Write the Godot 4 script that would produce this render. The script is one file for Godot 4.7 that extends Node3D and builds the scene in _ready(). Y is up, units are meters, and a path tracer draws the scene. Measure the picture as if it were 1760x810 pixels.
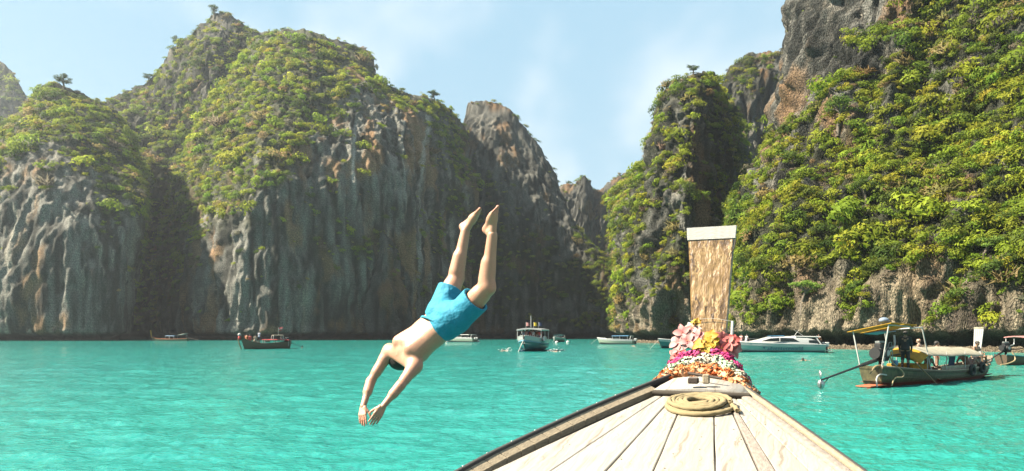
extends Node3D
# A lagoon walled in by limestone cliffs, seen from the bow of a wooden longtail boat. y up, metres; the sea is at y = 0.

var rng := RandomNumberGenerator.new()
var M := {}
var taken := {}
var n_big := FastNoiseLite.new()
var n_mid := FastNoiseLite.new()
var n_fine := FastNoiseLite.new()
var n_ridge := FastNoiseLite.new()
var n_crack := FastNoiseLite.new()
var faces := {}


func _ready() -> void:
	rng.seed = 7
	# camera: level, 2.3 m above the sea, lens shifted upwards
	var cam := Camera3D.new()
	cam.name = "camera"
	cam.projection = Camera3D.PROJECTION_FRUSTUM
	cam.keep_aspect = Camera3D.KEEP_HEIGHT
	cam.near = 0.1
	cam.far = 3000.0
	cam.size = 0.1 * 810.0 / 1211.0
	cam.frustum_offset = Vector2(0.0, 0.1 * 168.0 / 1211.0)
	cam.position = Vector3(0, 2.3, 0)
	add_child(cam)
	cam.current = true
	# sky, air and exposure
	var env := Environment.new()
	env.background_mode = Environment.BG_SKY
	env.sky = Sky.new()
	var pan := PanoramaSkyMaterial.new()
	pan.panorama = sky_texture(Vector3(-0.685, 0.725, 0.075).normalized())
	env.sky.sky_material = pan
	env.tonemap_mode = Environment.TONE_MAPPER_LINEAR
	env.tonemap_exposure = 5.4
	env.volumetric_fog_enabled = true
	env.volumetric_fog_density = 0.00018
	env.volumetric_fog_albedo = Color(0.92, 0.96, 1.0)
	env.volumetric_fog_anisotropy = 0.55
	env.sdfgi_enabled = true
	env.ssao_enabled = true
	env.ssil_enabled = true
	var we := WorldEnvironment.new()
	we.name = "world"
	we.environment = env
	add_child(we)
	# sun: high on the left
	var sun := DirectionalLight3D.new()
	sun.name = "sun"
	sun.light_energy = 1.6
	sun.light_color = Color(1.0, 0.95, 0.86)
	sun.light_angular_distance = 0.5
	sun.shadow_enabled = true
	add_child(sun)
	sun.look_at_from_position(Vector3.ZERO, -Vector3(-0.685, 0.725, 0.075))

	make_noises()
	make_materials()
	build_water()
	build_cliffs()
	build_shores()
	build_trees()
	build_own_boat()
	build_diver()
	build_right_longtail()
	build_far_longtails()
	build_speedboats()
	build_swimmers()


func sky_texture(to_sun: Vector3) -> ImageTexture:
	var w := 1024
	var h := 512
	var im := Image.create(w, h, false, Image.FORMAT_RGBF)
	var n := FastNoiseLite.new()
	n.seed = 11
	n.frequency = 1.0
	n.fractal_octaves = 5
	n.fractal_gain = 0.55
	var n2 := FastNoiseLite.new()
	n2.seed = 5
	n2.frequency = 1.0
	n2.fractal_octaves = 3
	for j in h:
		var e := PI * (0.5 - (j + 0.5) / h)
		for i in w:
			var az := TAU * (i + 0.5) / w - PI
			var d := Vector3(sin(az) * cos(e), sin(e), -cos(az) * cos(e))
			var up := maxf(d.y, 0.0)
			var t := pow(1.0 - up, 4.0)
			var c := Vector3(0.165, 0.285, 0.375).lerp(Vector3(0.32, 0.41, 0.455), t)
			var g := maxf(0.0, d.dot(to_sun))
			c += Vector3(0.25, 0.235, 0.20) * pow(g, 3.0) * 0.55 + Vector3(0.5, 0.48, 0.42) * pow(g, 14.0) * 0.6
			if d.y > 0.0:
				# thin high cloud on a sheet overhead
				var q := Vector3(d.x, 0, d.z) / (d.y + 0.18)
				var cov := n.get_noise_3d(q.x * 1.3 + 2.5, q.z * 0.7, 0.0) + 0.55 * n2.get_noise_3d(q.x * 0.45 - 0.2, q.z * 0.45 + 9.0, 4.0)
				var a := smoothstep(-0.05, 0.6, cov) * 0.6 * smoothstep(0.0, 0.12, d.y)
				c = c.lerp(Vector3(0.47, 0.50, 0.52), a)
			else:
				c = Vector3(0.10, 0.20, 0.22)
			c *= 0.42
			im.set_pixel(i, j, Color(c.x, c.y, c.z))
	return ImageTexture.create_from_image(im)


func make_noises() -> void:
	n_big.seed = 1
	n_big.frequency = 1.0
	n_big.fractal_octaves = 3
	n_mid.seed = 2
	n_mid.frequency = 1.0
	n_mid.fractal_octaves = 4
	n_fine.seed = 3
	n_fine.frequency = 1.0
	n_fine.fractal_octaves = 2
	n_ridge.seed = 4
	n_ridge.frequency = 1.0
	n_ridge.fractal_type = FastNoiseLite.FRACTAL_RIDGED
	n_ridge.fractal_octaves = 3
	n_crack.seed = 6
	n_crack.frequency = 1.0
	n_crack.noise_type = FastNoiseLite.TYPE_CELLULAR
	n_crack.cellular_return_type = FastNoiseLite.RETURN_DISTANCE2_SUB
	n_crack.fractal_type = FastNoiseLite.FRACTAL_NONE


# ---------------------------------------------------------------- naming and grouping
func numbered(called: String) -> String:
	taken[called] = taken.get(called, -1) + 1
	return called if taken[called] == 0 else "%s_%03d" % [called, taken[called]]


func tag(o: Node, label: String, category: String, group := "", kind := "") -> Node:
	o.set_meta("label", label)
	o.set_meta("category", category)
	if group:
		o.set_meta("group", group)
	if kind:
		o.set_meta("kind", kind)
	return o


func thing(called: String, label: String, category: String, at := Vector3.ZERO, turn := Basis.IDENTITY, group := "") -> Node3D:
	var o := Node3D.new()
	o.name = numbered(called)
	add_child(o)
	o.transform = Transform3D(turn, at)
	tag(o, label, category, group)
	return o


func part(called: String, mesh: Mesh, mat: Material, parent: Node = null) -> MeshInstance3D:
	var o := MeshInstance3D.new()
	o.mesh = mesh
	o.material_override = mat
	if parent == null:
		o.name = numbered(called)
		add_child(o)
	else:
		o.name = called
		parent.add_child(o, true)
	return o


func stuff_copies(called: String, mesh: Mesh, mat: Material, where: Array, colors: PackedColorArray, parent: Node = null) -> MultiMeshInstance3D:
	var mm := MultiMesh.new()
	mm.transform_format = MultiMesh.TRANSFORM_3D
	mm.use_colors = true
	mm.mesh = mesh
	mm.instance_count = where.size()
	for i in where.size():
		mm.set_instance_transform(i, where[i])
		mm.set_instance_color(i, colors[i])
	var o := MultiMeshInstance3D.new()
	o.multimesh = mm
	o.material_override = mat
	o.set_meta("kind", "stuff")
	if parent == null:
		o.name = numbered(called)
		add_child(o)
	else:
		o.name = called
		parent.add_child(o, true)
	return o


# ---------------------------------------------------------------- mesh building
class MB:
	var st := SurfaceTool.new()
	var col := Color(1, 1, 1)
	var group := 0

	func _init() -> void:
		st.begin(Mesh.PRIMITIVE_TRIANGLES)

	func flat() -> MB:
		group = -1
		return self

	func soft() -> MB:
		group = 0
		return self

	func tri(a: Vector3, b: Vector3, c: Vector3) -> void:
		st.set_smooth_group(group)
		for p: Vector3 in [a, b, c]:
			st.set_color(col)
			st.set_uv(Vector2(p.x, p.z))
			st.add_vertex(p)

	func quad(a: Vector3, b: Vector3, c: Vector3, d: Vector3) -> void:
		tri(a, b, c)
		tri(a, c, d)

	# a box with chamfered edges
	func box(at: Vector3, size: Vector3, turn := Basis.IDENTITY, bevel := 0.01) -> MB:
		var g := group
		group = -1
		var h := size * 0.5
		var bv := minf(bevel, minf(h.x, minf(h.y, h.z)) * 0.9)
		var v := func(s: Vector3, ax: int) -> Vector3:
			var p := Vector3(s.x * h.x, s.y * h.y, s.z * h.z)
			for k in 3:
				if k != ax:
					p[k] -= s[k] * bv
			return at + turn * p
		for ax in 3:
			var b1 := (ax + 1) % 3
			var b2 := (ax + 2) % 3
			for s: float in [-1.0, 1.0]:
				var q := []
				for t: Vector2 in [Vector2(-1, -1), Vector2(1, -1), Vector2(1, 1), Vector2(-1, 1)]:
					var c := Vector3.ZERO
					c[ax] = s
					c[b1] = t.x
					c[b2] = t.y
					q.append(v.call(c, ax))
				quad(q[0], q[1], q[2], q[3])
				for s2: float in [-1.0, 1.0]:
					var c1 := Vector3.ZERO
					c1[ax] = s
					c1[b1] = s2
					c1[b2] = -1
					var c2 := c1
					c2[b2] = 1
					quad(v.call(c1, ax), v.call(c2, ax), v.call(c2, b1), v.call(c1, b1))
		for x: float in [-1.0, 1.0]:
			for y: float in [-1.0, 1.0]:
				for z: float in [-1.0, 1.0]:
					var c := Vector3(x, y, z)
					tri(v.call(c, 0), v.call(c, 1), v.call(c, 2))
		group = g
		return self

	# rings of equally many points; each ring closed or open
	func loft(rings: Array, closed := true, caps := false) -> MB:
		for i in rings.size() - 1:
			var a: PackedVector3Array = rings[i]
			var b: PackedVector3Array = rings[i + 1]
			var n := a.size()
			for k in (n if closed else n - 1):
				var k2 := (k + 1) % n
				quad(a[k], a[k2], b[k2], b[k])
		if caps:
			var g := group
			group = -1
			for r: PackedVector3Array in [rings[0], rings[-1]]:
				var c := Vector3.ZERO
				for p in r:
					c += p
				c /= r.size()
				for k in r.size():
					tri(c, r[k], r[(k + 1) % r.size()])
			group = g
		return self

	func tube(path: PackedVector3Array, radius: float, sides := 8, end_radius := -1.0, caps := true) -> MB:
		var rings := []
		var er := radius if end_radius < 0.0 else end_radius
		var side := Vector3.ZERO
		for i in path.size():
			var d := (path[mini(i + 1, path.size() - 1)] - path[maxi(i - 1, 0)]).normalized()
			if side == Vector3.ZERO:
				side = d.cross(Vector3.UP if absf(d.y) < 0.9 else Vector3.RIGHT).normalized()
			side = (side - d * side.dot(d)).normalized()
			var up := d.cross(side)
			var r := lerpf(radius, er, i / maxf(1.0, path.size() - 1.0))
			var ring := PackedVector3Array()
			for k in sides:
				var a := TAU * k / sides
				ring.append(path[i] + side * cos(a) * r + up * sin(a) * r)
			rings.append(ring)
		return loft(rings, true, caps)

	func bar(a: Vector3, b: Vector3, radius: float, sides := 8, end_radius := -1.0) -> MB:
		return tube(PackedVector3Array([a, b]), radius, sides, end_radius)

	func ball(at: Vector3, r: Vector3, rows := 8, cols := 12) -> MB:
		var rings := []
		for i in rows + 1:
			var e := PI * (i / float(rows) - 0.5)
			var ring := PackedVector3Array()
			for k in cols:
				var a := TAU * k / cols
				ring.append(at + Vector3(cos(e) * cos(a) * r.x, sin(e) * r.y, cos(e) * sin(a) * r.z))
			rings.append(ring)
		return loft(rings)

	# a flat outline (x, y) drawn through a thickness along z
	func slab(outline: PackedVector2Array, z0: float, z1: float, turn := Transform3D.IDENTITY) -> MB:
		var g := group
		group = -1
		var idx := Geometry2D.triangulate_polygon(outline)
		for z: float in [z0, z1]:
			for i in idx.size() / 3:
				var p := []
				for k in 3:
					var o := outline[idx[i * 3 + k]]
					p.append(turn * Vector3(o.x, o.y, z))
				tri(p[0], p[1], p[2])
		for k in outline.size():
			var a := outline[k]
			var b := outline[(k + 1) % outline.size()]
			quad(turn * Vector3(a.x, a.y, z0), turn * Vector3(b.x, b.y, z0), turn * Vector3(b.x, b.y, z1), turn * Vector3(a.x, a.y, z1))
		group = g
		return self

	func done() -> ArrayMesh:
		st.generate_normals()
		st.index()
		return st.commit()


func spline(p: PackedVector3Array, t: float) -> Vector3:
	var n := p.size() - 1
	var f := clampf(t, 0.0, 1.0) * n
	var i := mini(int(f), n - 1)
	f -= i
	return p[i].cubic_interpolate(p[i + 1], p[maxi(i - 1, 0)], p[mini(i + 2, n)], f)


func curve_points(p: PackedVector3Array, count: int) -> PackedVector3Array:
	var out := PackedVector3Array()
	for i in count:
		out.append(spline(p, i / float(count - 1)))
	return out


# ---------------------------------------------------------------- materials
func mat(c: Color, rough := 0.7, metal := 0.0) -> StandardMaterial3D:
	var m := StandardMaterial3D.new()
	m.albedo_color = Color(c.r * 0.69, c.g * 0.69, c.b * 0.69).linear_to_srgb()
	m.roughness = rough
	m.metallic = metal
	return m


func noise_tex(size: int, freq: float, octaves: int, dark: float, light: float, as_normal := false, strength := 6.0, type := FastNoiseLite.TYPE_SIMPLEX_SMOOTH, sd := 0) -> NoiseTexture2D:
	var n := FastNoiseLite.new()
	n.seed = sd
	n.noise_type = type
	n.frequency = freq
	n.fractal_octaves = octaves
	var t := NoiseTexture2D.new()
	t.width = size
	t.height = size
	t.seamless = true
	t.noise = n
	if as_normal:
		t.as_normal_map = true
		t.bump_strength = strength
	else:
		var g := Gradient.new()
		g.set_color(0, Color(dark, dark, dark))
		g.set_color(1, Color(light, light, light))
		t.color_ramp = g
	return t


func grain(m: StandardMaterial3D, tex: Texture2D, scale: Vector3, height: Texture2D = null, cm := 1.0) -> StandardMaterial3D:
	m.albedo_texture = tex
	m.uv1_triplanar = true
	m.uv1_scale = scale
	if height:
		m.heightmap_enabled = true
		m.heightmap_texture = height
		m.heightmap_scale = cm
	return m


# long streaks: noise squeezed in one direction; several colour stops (linear colours)
func streak_image(size: int, along: float, across: float, stops: Array, sd: int, knots := 0.0) -> ImageTexture:
	var n := FastNoiseLite.new()
	n.seed = sd
	n.frequency = 1.0
	n.fractal_octaves = 4
	var n2 := FastNoiseLite.new()
	n2.seed = sd + 1
	n2.frequency = 1.0
	n2.fractal_octaves = 3
	var im := Image.create(size, size, false, Image.FORMAT_RGB8)
	for y in size:
		for x in size:
			var a := TAU * x / size
			var b := TAU * y / size
			var wob := knots * n2.get_noise_3d(cos(a) * 1.2 + 7.0, sin(a) * 1.2, b * 0.0 + sin(b) * 2.0 + cos(b) * 1.3)
			var v := n.get_noise_3d(cos(a + wob) * across, sin(a + wob) * across, sin(b) * along) + 0.5 * n.get_noise_3d(cos(a + wob) * across * 2.7, sin(a + wob) * across * 2.7, cos(b) * along + 5.0)
			v = clampf(v * 0.9 + 0.5, 0.0, 0.999) * (stops.size() - 1)
			var k := int(v)
			var c: Color = stops[k].lerp(stops[k + 1], v - k)
			im.set_pixel(x, y, c.linear_to_srgb())
	return ImageTexture.create_from_image(im)


func make_materials() -> void:
	var soft := noise_tex(256, 0.02, 4, 0.72, 1.0, false, 1.0, FastNoiseLite.TYPE_SIMPLEX_SMOOTH, 21)
	var rough_h := noise_tex(512, 0.03, 5, 0.0, 1.0, false, 1.0, FastNoiseLite.TYPE_SIMPLEX_SMOOTH, 22)
	M.soft = soft
	M.bump = rough_h
	# limestone: colour from the vertices, streaked grain and relief from textures
	var rock := mat(Color(1, 1, 1), 0.9)
	rock.vertex_color_use_as_albedo = true
	grain(rock, noise_tex(512, 0.03, 5, 0.25, 1.1, false, 1.0, FastNoiseLite.TYPE_SIMPLEX_SMOOTH, 23), Vector3(0.22, 0.09, 0.22), noise_tex(512, 0.035, 5, 0.0, 1.0, false, 1.0, FastNoiseLite.TYPE_SIMPLEX_SMOOTH, 24), 55.0)
	rock.uv1_world_triplanar = true
	rock.metallic_specular = 0.25
	M.rock = rock
	var leaf := mat(Color(1, 1, 1), 0.75)
	leaf.albedo_color = Color.WHITE
	leaf.vertex_color_use_as_albedo = true
	leaf.backlight_enabled = true
	leaf.backlight = Color(0.95, 0.95, 0.95)
	leaf.metallic_specular = 0.25
	M.leaf = leaf
	M.bark = grain(mat(Color(0.16, 0.13, 0.10), 0.9), soft, Vector3(2, 0.6, 2))
	# sea
	var sea := mat(Color(1, 1, 1), 0.06)
	sea.vertex_color_use_as_albedo = true
	sea.metallic_specular = 0.36
	sea.uv1_triplanar = true
	sea.uv1_world_triplanar = true
	sea.uv1_scale = Vector3(0.20, 0.20, 0.40)
	sea.normal_enabled = true
	sea.normal_texture = noise_tex(1024, 0.012, 5, 0, 1, true, 9.0, FastNoiseLite.TYPE_SIMPLEX_SMOOTH, 31)
	sea.normal_scale = 1.15
	M.sea = sea
	M.foam = mat(Color(0.465, 0.496, 0.496), 0.8)
	# bleached deck boards
	var W := [Color(0.19, 0.165, 0.135), Color(0.275, 0.252, 0.218), Color(0.30, 0.282, 0.252), Color(0.315, 0.30, 0.272), Color(0.33, 0.318, 0.29)]
	for k in 3:
		var d := mat(Color(1, 1, 1) * (0.94 + 0.05 * k), 0.75)
		d.vertex_color_use_as_albedo = true
		d.albedo_texture = streak_image(512, 0.9, 3.0 + k, W, 41 + k * 3, 0.25)
		d.uv1_scale = Vector3(1.9, 0.55, 1)
		d.uv1_offset = Vector3(0.31 * k, 0.2 * k, 0)
		d.heightmap_enabled = true
		d.heightmap_texture = d.albedo_texture
		d.heightmap_scale = 0.12
		M["deck%d" % k] = d
	M.seam = mat(Color(0.035, 0.028, 0.02), 0.95)
	M.rail_wood = grain(mat(Color(0.33, 0.27, 0.185), 0.8), soft, Vector3(6, 12, 3), rough_h, 0.3)
	M.rail_pink = grain(mat(Color(0.30, 0.255, 0.22), 0.8), soft, Vector3(6, 12, 3), rough_h, 0.3)
	M.rubber = grain(mat(Color(0.035, 0.033, 0.032), 0.8), soft, Vector3(9, 9, 9), rough_h, 0.4)
	M.hull_dark = grain(mat(Color(0.10, 0.065, 0.045), 0.7), soft, Vector3(2, 6, 2), rough_h, 0.4)
	var board := mat(Color(1, 1, 1), 0.42)
	board.albedo_texture = streak_image(512, 0.8, 2.0, [Color(0.05, 0.025, 0.009), Color(0.11, 0.058, 0.018), Color(0.185, 0.105, 0.034), Color(0.25, 0.15, 0.052), Color(0.38, 0.27, 0.14)], 61, 0.7)
	board.uv1_scale = Vector3(2.1, 0.8, 1)
	board.heightmap_enabled = true
	board.heightmap_texture = noise_tex(512, 0.012, 5, 0.0, 1.0, false, 1.0, FastNoiseLite.TYPE_SIMPLEX_SMOOTH, 25)
	board.heightmap_scale = 1.0
	board.clearcoat_enabled = true
	board.clearcoat = 0.6
	board.clearcoat_roughness = 0.22
	M.prow = board
	M.white_paint = grain(mat(Color(0.46, 0.45, 0.43), 0.6), soft, Vector3(3, 30, 3), rough_h, 0.2)
	M.rope = mat(Color(0.21, 0.165, 0.085), 0.9)
	M.iron = grain(mat(Color(0.07, 0.05, 0.04), 0.7, 0.4), soft, Vector3(12, 12, 12), rough_h, 0.3)
	M.steel = mat(Color(0.5, 0.5, 0.5), 0.35, 0.9)
	M.petal = mat(Color(1, 1, 1), 0.7)
	M.petal.vertex_color_use_as_albedo = true
	M.petal.backlight_enabled = true
	M.petal.backlight = Color(0.6, 0.6, 0.6)
	M.pvc = mat(Color(0.372, 0.372, 0.360), 0.5)
	M.string = mat(Color(0.372, 0.360, 0.322), 0.8)
	# people
	var skin := mat(Color(1, 1, 1), 0.5)
	skin.vertex_color_use_as_albedo = true
	skin.subsurf_scatter_enabled = true
	skin.subsurf_scatter_strength = 0.25
	grain(skin, noise_tex(256, 0.03, 4, 0.9, 1.0, false, 1.0, FastNoiseLite.TYPE_SIMPLEX_SMOOTH, 27), Vector3(5, 5, 5))
	M.skin = skin
	M.shorts = grain(mat(Color(0.0, 0.215, 0.345), 0.8), noise_tex(256, 0.05, 3, 0.9, 1.0), Vector3(2.6, 2.6, 2.6), noise_tex(256, 0.014, 3, 0.0, 1.0, false, 1.0, FastNoiseLite.TYPE_SIMPLEX_SMOOTH, 28), 1.3)
	M.hair = grain(mat(Color(0.018, 0.010, 0.006), 0.6), noise_tex(256, 0.08, 3, 0.5, 1.0), Vector3(14, 3, 14), rough_h, 0.8)
	M.black_cloth = mat(Color(0.016, 0.017, 0.02), 0.8)
	M.navy_cloth = mat(Color(0.02, 0.035, 0.09), 0.8)
	M.blue_cloth = mat(Color(0.03, 0.10, 0.25), 0.8)
	M.pale_blue_cloth = mat(Color(0.155, 0.205, 0.279), 0.8)
	M.red_cloth = mat(Color(0.35, 0.03, 0.03), 0.8)
	M.white_cloth = mat(Color(0.341, 0.341, 0.341), 0.8)
	M.orange_cloth = mat(Color(0.279, 0.081, 0.019), 0.8)
	# boats
	M.olive = grain(mat(Color(0.15, 0.135, 0.06), 0.55), noise_tex(256, 0.02, 4, 0.45, 1.0, false, 1.0, FastNoiseLite.TYPE_SIMPLEX_SMOOTH, 29), Vector3(0.9, 0.5, 0.9), rough_h, 0.4)
	M.red_bottom = grain(mat(Color(0.28, 0.045, 0.025), 0.7), soft, Vector3(2, 2, 2))
	M.brown_paint = grain(mat(Color(0.12, 0.075, 0.045), 0.6), soft, Vector3(1.2, 3, 1.2))
	M.yellow = grain(mat(Color(0.62, 0.36, 0.015), 0.7), soft, Vector3(1, 1, 1))
	M.yellow.backlight_enabled = true
	M.yellow.backlight = Color(0.9, 0.9, 0.9)
	M.cream = grain(mat(Color(0.36, 0.335, 0.25), 0.75), soft, Vector3(0.7, 0.7, 0.7))
	M.cream.backlight_enabled = true
	M.cream.backlight = Color(0.25, 0.25, 0.25)
	M.deck_cream = grain(mat(Color(0.279, 0.229, 0.161), 0.75), soft, Vector3(2, 2, 2))
	M.white = mat(Color(0.341, 0.347, 0.347), 0.25)
	M.white.clearcoat_enabled = true
	M.white.clearcoat = 0.5
	M.aqua = mat(Color(0.167, 0.291, 0.273), 0.25)
	M.aqua.clearcoat_enabled = true
	M.teal = mat(Color(0.02, 0.13, 0.14), 0.3)
	M.pale_green = mat(Color(0.236, 0.291, 0.223), 0.3)
	M.pale_blue = mat(Color(0.124, 0.260, 0.341), 0.35)
	M.navy = mat(Color(0.01, 0.03, 0.07), 0.35)
	M.dark_glass = mat(Color(0.012, 0.016, 0.018), 0.08)
	M.black = mat(Color(0.015, 0.015, 0.015), 0.5)
	M.engine = grain(mat(Color(0.04, 0.04, 0.042), 0.5, 0.5), soft, Vector3(5, 5, 5))
	M.grey_metal = mat(Color(0.32, 0.32, 0.31), 0.4, 0.7)
	M.tyre = mat(Color(0.02, 0.02, 0.02), 0.85)
	M.pole_wood = grain(mat(Color(0.260, 0.186, 0.093), 0.7), soft, Vector3(9, 2, 9))
	M.blue_tarp = mat(Color(0.031, 0.136, 0.260), 0.5)
	M.buoy = mat(Color(0.434, 0.434, 0.422), 0.5)
	M.lettering = mat(Color(0.005, 0.05, 0.08), 0.4)
	M.hose = mat(Color(0.279, 0.211, 0.112), 0.5)
	M.rust = mat(Color(0.32, 0.08, 0.03), 0.8)
	M.pink = mat(Color(0.341, 0.155, 0.149), 0.6)
	M.flag_yellow = mat(Color(0.372, 0.279, 0.012), 0.8)


# ---------------------------------------------------------------- sea
func build_water() -> void:
	var v := PackedVector3Array()
	var nn := PackedVector3Array()
	var cc := PackedColorArray()
	var ix := PackedInt32Array()
	var n1 := FastNoiseLite.new()
	n1.seed = 71
	n1.frequency = 1.0
	n1.fractal_octaves = 3
	n1.fractal_gain = 0.5
	n1.domain_warp_enabled = false
	var rad := PackedFloat32Array()
	var r := 1.2
	while r < 180.0:
		rad.append(r)
		r += maxf(0.04, r * 0.0085)
	while r < 900.0:
		rad.append(r)
		r *= 1.07
	rad.append(1500.0)
	var ang := PackedFloat32Array()
	for i in 561:
		ang.append(deg_to_rad(-49.0 + 98.0 * i / 560.0))
	for i in 60:
		ang.append(deg_to_rad(49.0 + 262.0 * (i + 1) / 60.0))
	var na := ang.size()
	for rr in rad:
		var fade := clampf(1.0 - (rr - 90.0) / 90.0, 0.0, 1.0)
		var fade2 := clampf(1.0 - (rr - 45.0) / 40.0, 0.0, 1.0)
		for k in na:
			var x := sin(ang[k]) * rr
			var z := -cos(ang[k]) * rr
			var y := 0.0
			if fade > 0.0 and k < 561:
				y = fade * (0.06 * n1.get_noise_3d(x * 0.06, z * 0.11, 7.0) + 0.10 * n1.get_noise_3d(x * 0.22, z * 0.42, 0.0)) + fade2 * (0.065 * n1.get_noise_3d(x * 0.75 + 40.0, z * 1.6, 3.0)) + (0.02 * n1.get_noise_3d(x * 2.1, z * 4.2, 11.0) if rr < 24.0 else 0.0)
			v.append(Vector3(x, y, z))
			# the lagoon is deep in the middle and shoals towards the right-hand cliff
			var shoal := smoothstep(-5.0, 45.0, x - 0.10 * absf(z)) * 0.75 + smoothstep(130.0, 260.0, rr) * 0.12
			var patch := 0.5 + 0.5 * n_big.get_noise_3d(x * 0.02, z * 0.02, 8.0)
			var c := Color(0.014, 0.188, 0.174).lerp(Color(0.04, 0.255, 0.205), clampf(shoal * 0.8 + patch * 0.25, 0, 1))
			cc.append(c)
	var nr := rad.size()
	nn.resize(v.size())
	for i in nr:
		for k in na:
			var a := v[mini(i + 1, nr - 1) * na + k] - v[maxi(i - 1, 0) * na + k]
			var b := v[i * na + (k + 1) % na] - v[i * na + (k - 1 + na) % na]
			var n := a.cross(b).normalized()
			nn[i * na + k] = n if n.y > 0 else -n
	for i in nr - 1:
		for k in na:
			var k2 := (k + 1) % na
			ix.append_array([i * na + k, (i + 1) * na + k, (i + 1) * na + k2, i * na + k, (i + 1) * na + k2, i * na + k2])
	var o := part("sea_water", arrays(v, nn, cc, ix), M.sea)
	tag(o, "rippled turquoise lagoon water between the cliffs", "water", "", "structure")


func arrays(v: PackedVector3Array, n: PackedVector3Array, c: PackedColorArray, ix: PackedInt32Array) -> ArrayMesh:
	var a := []
	a.resize(Mesh.ARRAY_MAX)
	a[Mesh.ARRAY_VERTEX] = v
	a[Mesh.ARRAY_NORMAL] = n
	if c.size():
		a[Mesh.ARRAY_COLOR] = c
	a[Mesh.ARRAY_INDEX] = ix
	var m := ArrayMesh.new()
	m.add_surface_from_arrays(Mesh.PRIMITIVE_TRIANGLES, a)
	return m


# ---------------------------------------------------------------- foliage
var bushes := []


func leaf_cloud(count: int, lobes: int, flat: float, leaf: float) -> ArrayMesh:
	var v := PackedVector3Array()
	var nn := PackedVector3Array()
	var cc := PackedColorArray()
	var ix := PackedInt32Array()
	var centers := []
	for i in lobes:
		var a := rng.randf() * TAU
		var rr := sqrt(rng.randf()) * 0.62
		centers.append([Vector3(cos(a) * rr, rng.randf_range(-0.15, 0.45) * flat, sin(a) * rr), rng.randf_range(0.32, 0.55), rng.randf_range(0.75, 1.2)])
	for i in count:
		var l = centers[rng.randi() % lobes]
		var d := Vector3(rng.randfn(), rng.randfn() + 0.35, rng.randfn()).normalized()
		var p: Vector3 = l[0] + d * Vector3(1, flat, 1) * l[1] * rng.randf_range(0.7, 1.05)
		var fn := (d + Vector3(rng.randfn(), rng.randfn(), rng.randfn()) * 0.45 + Vector3(0, 0.5, 0)).normalized()
		var t := fn.cross(Vector3(rng.randfn(), rng.randfn() * 0.4, rng.randfn())).normalized()
		var b := fn.cross(t)
		var s := leaf * rng.randf_range(0.6, 1.35)
		var k := v.size()
		var tone: float = l[2] * rng.randf_range(0.8, 1.2)
		for q: Vector3 in [p - t * s, p - b * s * 0.45, p + t * s, p + b * s * 0.45]:
			v.append(q)
			nn.append((fn + d * 0.8).normalized())
			cc.append(Color(tone, tone, tone))
		ix.append_array([k, k + 2, k + 1, k, k + 3, k + 2])
	return arrays(v, nn, cc, ix)


# dead twigs and thin grass tufts
func twig_cloud(count: int) -> ArrayMesh:
	var v := PackedVector3Array()
	var nn := PackedVector3Array()
	var cc := PackedColorArray()
	var ix := PackedInt32Array()
	for i in count:
		var d := Vector3(rng.randfn(), absf(rng.randfn()) * 1.1 + 0.15, rng.randfn()).normalized()
		var p := Vector3(rng.randf_range(-0.4, 0.4), 0, rng.randf_range(-0.4, 0.4))
		var e := p + d * rng.randf_range(0.5, 1.1)
		var mid := (p + e) * 0.5 + Vector3(0, 0.12, 0)
		var s := d.cross(Vector3(rng.randfn(), rng.randfn(), rng.randfn())).normalized() * 0.045
		var k := v.size()
		var tone := rng.randf_range(0.7, 1.25)
		for q: Vector3 in [p - s, p + s, mid + s, mid - s, e]:
			v.append(q)
			nn.append((d * 0.3 + Vector3.UP + s.normalized().cross(d) * 0.5).normalized())
			cc.append(Color(tone, tone, tone))
		ix.append_array([k, k + 1, k + 2, k, k + 2, k + 3, k + 3, k + 2, k + 4])
	return arrays(v, nn, cc, ix)


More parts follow.
